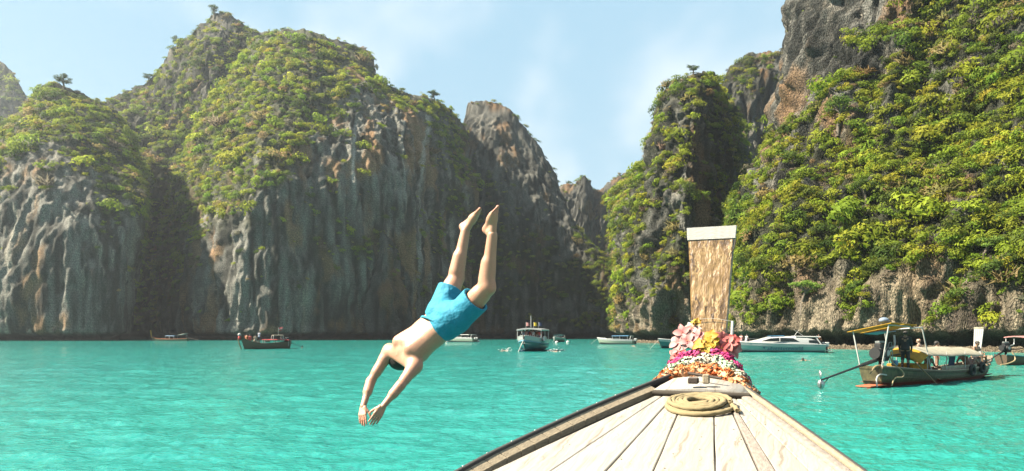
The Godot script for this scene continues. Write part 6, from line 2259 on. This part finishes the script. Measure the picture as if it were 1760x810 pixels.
func build_speedboats() -> void:
	# the long white and aqua one with lettering
	var b := boat_at("long aqua and white speedboat with lettering on its side, beside the prow flowers", "speedboat", Vector3(37.411, 0, -85.000), Vector3(25.921, 0, -86.000), "boat")
	var n := 11.6
	var rings := speed_hull(b, n, 1.5, M.aqua, M.white, 1.18)
	deck_over(b, rings, 0.55, 1.0, -0.01, M.white, "foredeck", 0.16)
	var cab := MB.new()
	var rr := []
	for e: Array in [[0.9, 1.3, 1.15, 1.5], [2.0, 1.35, 1.2, 1.80], [4.0, 1.35, 1.15, 1.93], [6.4, 1.2, 1.0, 1.85], [7.6, 1.0, 0.85, 1.52], [8.8, 0.7, 0.6, 1.28], [9.6, 0.4, 0.3, 1.22]]:
		var x: float = e[0]
		rr.append(PackedVector3Array([Vector3(x, 0.95, -e[1]), Vector3(x, lerpf(0.95, e[3], 0.7), -e[2] * 1.04), Vector3(x, e[3] - 0.04, -e[2] * 0.9), Vector3(x, e[3], -e[2] * 0.6), Vector3(x, e[3] + 0.03, 0), Vector3(x, e[3], e[2] * 0.6), Vector3(x, e[3] - 0.04, e[2] * 0.9), Vector3(x, lerpf(0.95, e[3], 0.7), e[2] * 1.04), Vector3(x, 0.95, e[1])]))
	cab.loft(rr, false, true)
	var cb := part("cabin", cab.done(), M.white, b)
	for s: float in [-1.0, 1.0]:
		for w: Array in [[PackedVector2Array([Vector2(3.05, 1.30), Vector2(3.75, 1.70), Vector2(5.25, 1.76), Vector2(5.25, 1.32)])], [PackedVector2Array([Vector2(5.35, 1.32), Vector2(5.35, 1.76), Vector2(6.4, 1.68), Vector2(7.5, 1.34)])]]:
			var pane := MB.new()
			pane.slab(w[0], 0.0, 0.03 * s, Transform3D(Basis.IDENTITY, Vector3(0, 0, 1.27 * s)))
			part("window", pane.done(), M.dark_glass, cb)
	part("rear_opening", MB.new().box(Vector3(1.45, 1.28, 0), Vector3(1.1, 0.42, 2.62), Basis.IDENTITY, 0.08).done(), M.dark_glass, b)
	part("roof_panel", sheet(4.6, 6.2, -0.8, 0.8, func(x, z): return 2.02 - 0.05 * z * z - 0.02 * (x - 4.6), 0.05, 4, 4), M.blue_tarp, b)
	part("hardtop", sheet(0.5, 3.4, -1.15, 1.15, func(x, z): return 1.93 - 0.05 * z * z + 0.02 * x, 0.09, 5, 6), M.white, b)
	for z: float in [-1.0, 1.0]:
		part("arch_leg", MB.new().bar(Vector3(0.5, 0.95, z * 1.25), Vector3(1.1, 1.92, z), 0.09, 7).done(), M.white, b)
		part("antenna", MB.new().bar(Vector3(2.7 + z * 0.35, 2.0, z * 0.5), Vector3(3.0 - z * 0.5, 2.75, z * 0.5), 0.03, 6, 0.012).done(), M.white, b)
		outboard(b, z * 0.5)
	part("swim_platform", MB.new().box(Vector3(-0.35, 0.22, 0), Vector3(0.9, 0.10, 2.2), Basis.IDENTITY, 0.03).done(), M.white, b)
	for s: float in [-1.0, 1.0]:
		part("chine_line", MB.new().bar(Vector3(0.2, 0.80, 1.475 * s), Vector3(8.8, 1.02, 1.20 * s), 0.018, 5).done(), M.teal, b)
	part("rail", MB.new().tube(curve_points(PackedVector3Array([Vector3(6.8, 1.55, 0.95), Vector3(8.6, 1.65, 0.7), Vector3(10.2, 1.7, 0.25)]), 10), 0.018, 5).done(), M.steel, b)
	var tm := TextMesh.new()
	var sf := SystemFont.new()
	sf.font_names = PackedStringArray(["Droid Sans"])
	sf.font_weight = 700
	tm.font = sf
	tm.text = "adventureworld"
	tm.font_size = 64
	tm.pixel_size = 0.0086
	tm.depth = 0.012
	# the port side, which the camera sees, faces local -z
	var wt := part("lettering", tm, M.lettering, b)
	wt.transform = Transform3D(Basis(Vector3(-1, 0, 0.012).normalized(), Vector3.UP, Vector3(0, 0, -1)), Vector3(4.75, 0.46, -1.50))
	part("emblem", MB.new().slab(PackedVector2Array([Vector2(7.05, 0.66), Vector2(7.35, 0.66), Vector2(7.22, 0.42), Vector2(7.08, 0.46)]), -1.485, -1.50).done(), M.lettering, b)
	part("emblem", MB.new().slab(PackedVector2Array([Vector2(6.85, 0.60), Vector2(7.0, 0.62), Vector2(7.0, 0.47), Vector2(6.9, 0.46)]), -1.492, -1.51).done(), M.teal, b)
	var t := b.transform
	var yaw := b.rotation.y
	var fair := Color(0.28, 0.16, 0.11)
	for e: Array in [
		["passenger in blue at the stern of the long aqua speedboat", "stand", Vector3(0.75, 0.32, -0.5), 0.9, M.blue_cloth],
		["passenger in orange on the stern of the long aqua speedboat", "stand", Vector3(0.25, 0.42, 0.3), -0.5, M.orange_cloth],
		["sunbather in white on the foredeck of the long aqua speedboat", "sit", Vector3(8.9, 1.32, 0.0), 2.0, M.white_cloth],
		["sunbather in pink next to the one in white on the aqua speedboat", "sit", Vector3(9.5, 1.34, 0.15), 2.4, M.pink],
	]:
		var at: Vector3 = t * e[2]
		person(e[0], pose(e[1], at, yaw + e[3]), {"cell": 0.045, "hand_cell": 0.02, "skin": fair, "base": at, "clothes": [shirt(e[4]), shorts(M.navy_cloth)]})

	small_speedboat("pale green speedboat with a blue canopy left of the tall crag", Vector3(25.197, 0, -146.000), Vector3(18.456, 0, -149.000), M.pale_green, M.white, M.blue_tarp, 1.15)
	b = small_speedboat("teal speedboat with a white roof and people on its bow, partly behind the flowers", Vector3(30.157, 0, -110.000), Vector3(22.408, 0, -106.000), M.teal, M.white, M.white, 1.25)
	t = b.transform
	for e: Array in [["person in pink standing on the bow of the teal speedboat", Vector3(4.9, 1.05, -0.3), M.pink], ["person in dark clothes on the teal speedboat beside the one in pink", Vector3(4.1, 1.0, 0.3), M.black_cloth]]:
		var at: Vector3 = t * e[1]
		person(e[0], pose("sit", at, b.rotation.y + 2.0), {"cell": 0.045, "hand_cell": 0.02, "skin": fair, "base": at, "clothes": [shirt(e[2])]})
	small_speedboat("cream speedboat with a white hardtop just right of the diver's waist", Vector3(-9.724, 0, -184.000), Vector3(-17.886, 0, -190.000), M.pale_green, M.white, M.white, 1.35)
	small_speedboat("small grey speedboat end-on under the dark ridge", Vector3(13.336, 0, -190.000), Vector3(11.244, 0, -184.000), M.grey_metal, M.white, M.teal, 1.2)
	passenger_boat()
	# mooring buoys
	for e: Array in [["white mooring buoy off the stern of the cream speedboat", Vector3(-8.908, 0, -186.000)], ["white mooring buoy under the small grey speedboat", Vector3(10.555, 0, -166.000)], ["white mooring buoy right of the small grey speedboat", Vector3(13.635, 0, -172.000)], ["white mooring buoy at the bow of the cream speedboat", Vector3(-16.740, 0, -181.000)]]:
		var by := thing("mooring_buoy", e[0], "buoy", e[1])
		part("float", MB.new().ball(Vector3(0, 0.12, 0), Vector3(0.42, 0.36, 0.42), 8, 12).done(), M.buoy, by)
		part("ring", MB.new().bar(Vector3(0, 0.45, 0), Vector3(0, 0.62, 0), 0.06, 6).done(), M.iron, by)


func small_speedboat(label: String, stern: Vector3, bow: Vector3, lower: Material, upper: Material, roof: Material, high: float) -> Node3D:
	var b := boat_at(label, "speedboat", stern, bow)
	var n := maxf(stern.distance_to(bow), 6.0)
	var rings := speed_hull(b, n, 1.25, lower, upper, high)
	deck_over(b, rings, 0.58, 1.0, -0.01, upper, "foredeck", 0.12)
	var y := 0.9 * high
	part("windscreen", MB.new().box(Vector3(n * 0.56, y + 0.22, 0), Vector3(0.5, 0.42, 1.7), Basis(Vector3(0, 0, 1), 0.5), 0.03).done(), M.dark_glass, b)
	part("console", MB.new().box(Vector3(n * 0.46, y, 0), Vector3(n * 0.16, 0.5, 1.5), Basis.IDENTITY, 0.08).done(), upper, b)
	part("canopy", sheet(n * 0.12, n * 0.6, -1.1, 1.1, func(x, z): return y + 0.82 - 0.06 * z * z - 0.01 * x, 0.1, 6, 6), roof, b)
	for x: float in [0.14, 0.36, 0.57]:
		for z: float in [-1.0, 1.0]:
			part("canopy_post", MB.new().bar(Vector3(n * x, y - 0.1, z * 1.05), Vector3(n * x, y + 0.75, z), 0.04, 6).done(), M.white, b)
	part("bench", MB.new().box(Vector3(n * 0.25, y - 0.15, 0), Vector3(n * 0.2, 0.35, 1.8), Basis.IDENTITY, 0.04).done(), M.navy, b)
	part("arch", MB.new().tube(PackedVector3Array([Vector3(0.5, y, -1.1), Vector3(0.3, y + 0.7, -0.95), Vector3(0.3, y + 0.7, 0.95), Vector3(0.5, y, 1.1)]), 0.06, 6).done(), M.white, b)
	outboard(b, -0.4)
	outboard(b, 0.4)
	part("anchor_line", MB.new().bar(Vector3(n * 1.05, y + 0.15, 0), Vector3(n * 1.05 + 1.6, -0.1, 0.1), 0.025, 5).done(), M.string, b)
	return b


func passenger_boat() -> void:
	var b := boat_at("white and blue excursion boat crowded with passengers, seen bow-on in mid-lagoon", "excursion_boat", Vector3(3.685, 0, -97.000), Vector3(1.590, 0, -87.500))
	var n := 9.9
	var rings := speed_hull(b, n, 1.75, M.teal, M.white, 1.75)
	deck_over(b, rings, 0.6, 1.0, 0.04, M.white, "foredeck", 0.08)
	for s: float in [-1.0, 1.0]:
		part("bow_stripe", MB.new().tube(sheer_line(rings.slice(4), int(s), -0.62, -0.13), 0.11, 6).done(), M.pale_blue, b)
		part("spray_rail", MB.new().tube(sheer_line(rings.slice(4), int(s), -0.95, -0.26), 0.07, 6).done(), M.white, b)
	part("roof", sheet(1.0, 7.0, -1.65, 1.65, func(x, z): return 2.98 - 0.07 * z * z + 0.0 * x, 0.16, 6, 8), M.white, b)
	for x: float in [1.2, 4.0, 6.8]:
		for z: float in [-1.55, 1.55]:
			part("roof_post", MB.new().bar(Vector3(x, 1.4, z), Vector3(x, 2.85, z), 0.05, 6).done(), M.white, b)
	part("windscreen", MB.new().box(Vector3(5.2, 1.9, 0.75), Vector3(0.06, 0.7, 1.5), Basis(Vector3(0, 0, 1), -0.15), 0.02).done(), M.dark_glass, b)
	part("mast", MB.new().bar(Vector3(5.4, 2.2, 0.05), Vector3(5.4, 4.6, 0.05), 0.06, 8, 0.04).done(), M.white, b)
	for e: Array in [[-0.55, M.flag_yellow], [0.45, M.pink], [-1.2, M.navy_cloth]]:
		var z: float = e[0]
		part("flag_staff", MB.new().bar(Vector3(5.6, 2.9, z + 0.22), Vector3(5.6, 3.75, z + 0.22), 0.02, 5).done(), M.white, b)
		var fl := MB.new()
		fl.flat()
		fl.loft([PackedVector3Array([Vector3(5.6, 3.25, z + 0.2), Vector3(5.6, 3.7, z + 0.2)]), PackedVector3Array([Vector3(5.66, 3.23, z), Vector3(5.66, 3.68, z)]), PackedVector3Array([Vector3(5.58, 3.2, z - 0.22), Vector3(5.58, 3.66, z - 0.22)])], false)
		part("flag", fl.done(), e[1], b)
	for k in 9:
		var z := -1.4 + 0.35 * k
		part("bow_rail_post", MB.new().bar(Vector3(7.4 - 0.16 * absf(z) * absf(z), 1.75, z * 0.75), Vector3(7.4 - 0.16 * absf(z) * absf(z), 2.15, z * 0.75), 0.02, 5).done(), M.steel, b)
	part("side_pod", MB.new().box(Vector3(6.0, 1.55, -1.85), Vector3(1.4, 0.7, 0.35), Basis.IDENTITY, 0.12).done(), M.white, b)
	part("anchor_rope", MB.new().bar(Vector3(n * 1.02, 1.75, -0.05), Vector3(n * 1.02 + 1.4, -0.1, 0.5), 0.05, 6).done(), M.string, b)
	outboard(b, 1.4)
	part("side_step", MB.new().tube(PackedVector3Array([Vector3(1.0, 1.3, 1.85), Vector3(1.0, 0.2, 2.15), Vector3(1.6, 0.2, 2.15)]), 0.10, 6).done(), M.navy, b)
	part("cabin_floor", MB.new().box(Vector3(4.3, 0.95, 0), Vector3(5.2, 0.08, 2.9), Basis.IDENTITY, 0.02).done(), M.deck_cream, b)
	var t := b.transform
	var who := [["red shirt", M.red_cloth], ["orange life vest", M.orange_cloth], ["white shirt", M.white_cloth], ["dark red shirt", M.red_cloth], ["pink top", M.pink], ["pale blue shirt", M.pale_blue_cloth], ["navy shirt", M.navy_cloth], ["black shirt", M.black_cloth], ["blue shirt", M.blue_cloth]]
	var place := ["far left of the front row", "second from the left of the front row", "third from the left of the front row", "left of the mast in the front row", "just right of the mast", "right end of the front row", "left of the second row", "middle of the second row", "right of the second row"]
	for k in 9:
		var z := (-1.35 + 0.46 * k) if k < 6 else (-1.0 + 0.85 * (k - 6))
		var at: Vector3 = t * Vector3(6.35 - 0.5 * (k % 2) if k < 6 else 4.4, 1.02 if k < 6 else 1.12, z)
		person("excursion boat passenger in %s, %s" % [who[k][0], place[k]], pose("stand", at, b.rotation.y - PI / 2 + rng.randf_range(-0.6, 0.6), 0.98), {"cell": 0.05, "hand_cell": 0.024, "skin": Color(0.30, 0.15, 0.10) * rng.randf_range(0.7, 1.1), "base": at, "hair_mat": M.hair, "clothes": [shirt(who[k][1]), shorts(M.navy_cloth)]})


# ---------------------------------------------------------------- swimmers
func build_swimmers() -> void:
	var fair := Color(0.32, 0.18, 0.12)
	for e: Array in [
		["dark-haired swimmer in the green water left of the olive longtail", Vector3(24.652, 0, -59.000), 1.9, Color(0.30, 0.16, 0.10), 0.0],
		["swimmer kicking up foam right of the excursion boat", Vector3(5.305, 0, -88.000), -1.5, fair, 1.0],
		["swimmer lost in splashes left of the excursion boat", Vector3(-0.827, 0, -91.000), 1.4, fair, 1.0],
		["swimmer near the sandy ledge below the tall crag", Vector3(21.676, 0, -125.000), 0.3, fair, 0.0],
	]:
		var at: Vector3 = e[1] + Vector3(0, 0.05, 0)
		person(e[0], pose("swim", at, e[2]), {"cell": 0.035, "hand_cell": 0.016, "skin": e[3], "base": at, "clothes": [shorts(M.navy_cloth)]})
		if e[4] > 0.0:
			var fb := MB.new()
			for k in 26:
				var r := rng.randf_range(0.02, 0.09)
				fb.ball(at + Vector3(rng.randfn() * 0.5, rng.randf_range(-0.05, 0.28) * (1.0 if k % 3 else 1.6), rng.randfn() * 0.3) - at, Vector3(r * 1.8, r * 0.7, r), 4, 6)
			var fo := part("splash", fb.done(), M.foam)
			fo.position = at
			tag(fo, "white splash of foam round the swimmer %s of the excursion boat" % ("right" if e[1].x > 4.0 else "left"), "splash", "", "stuff")
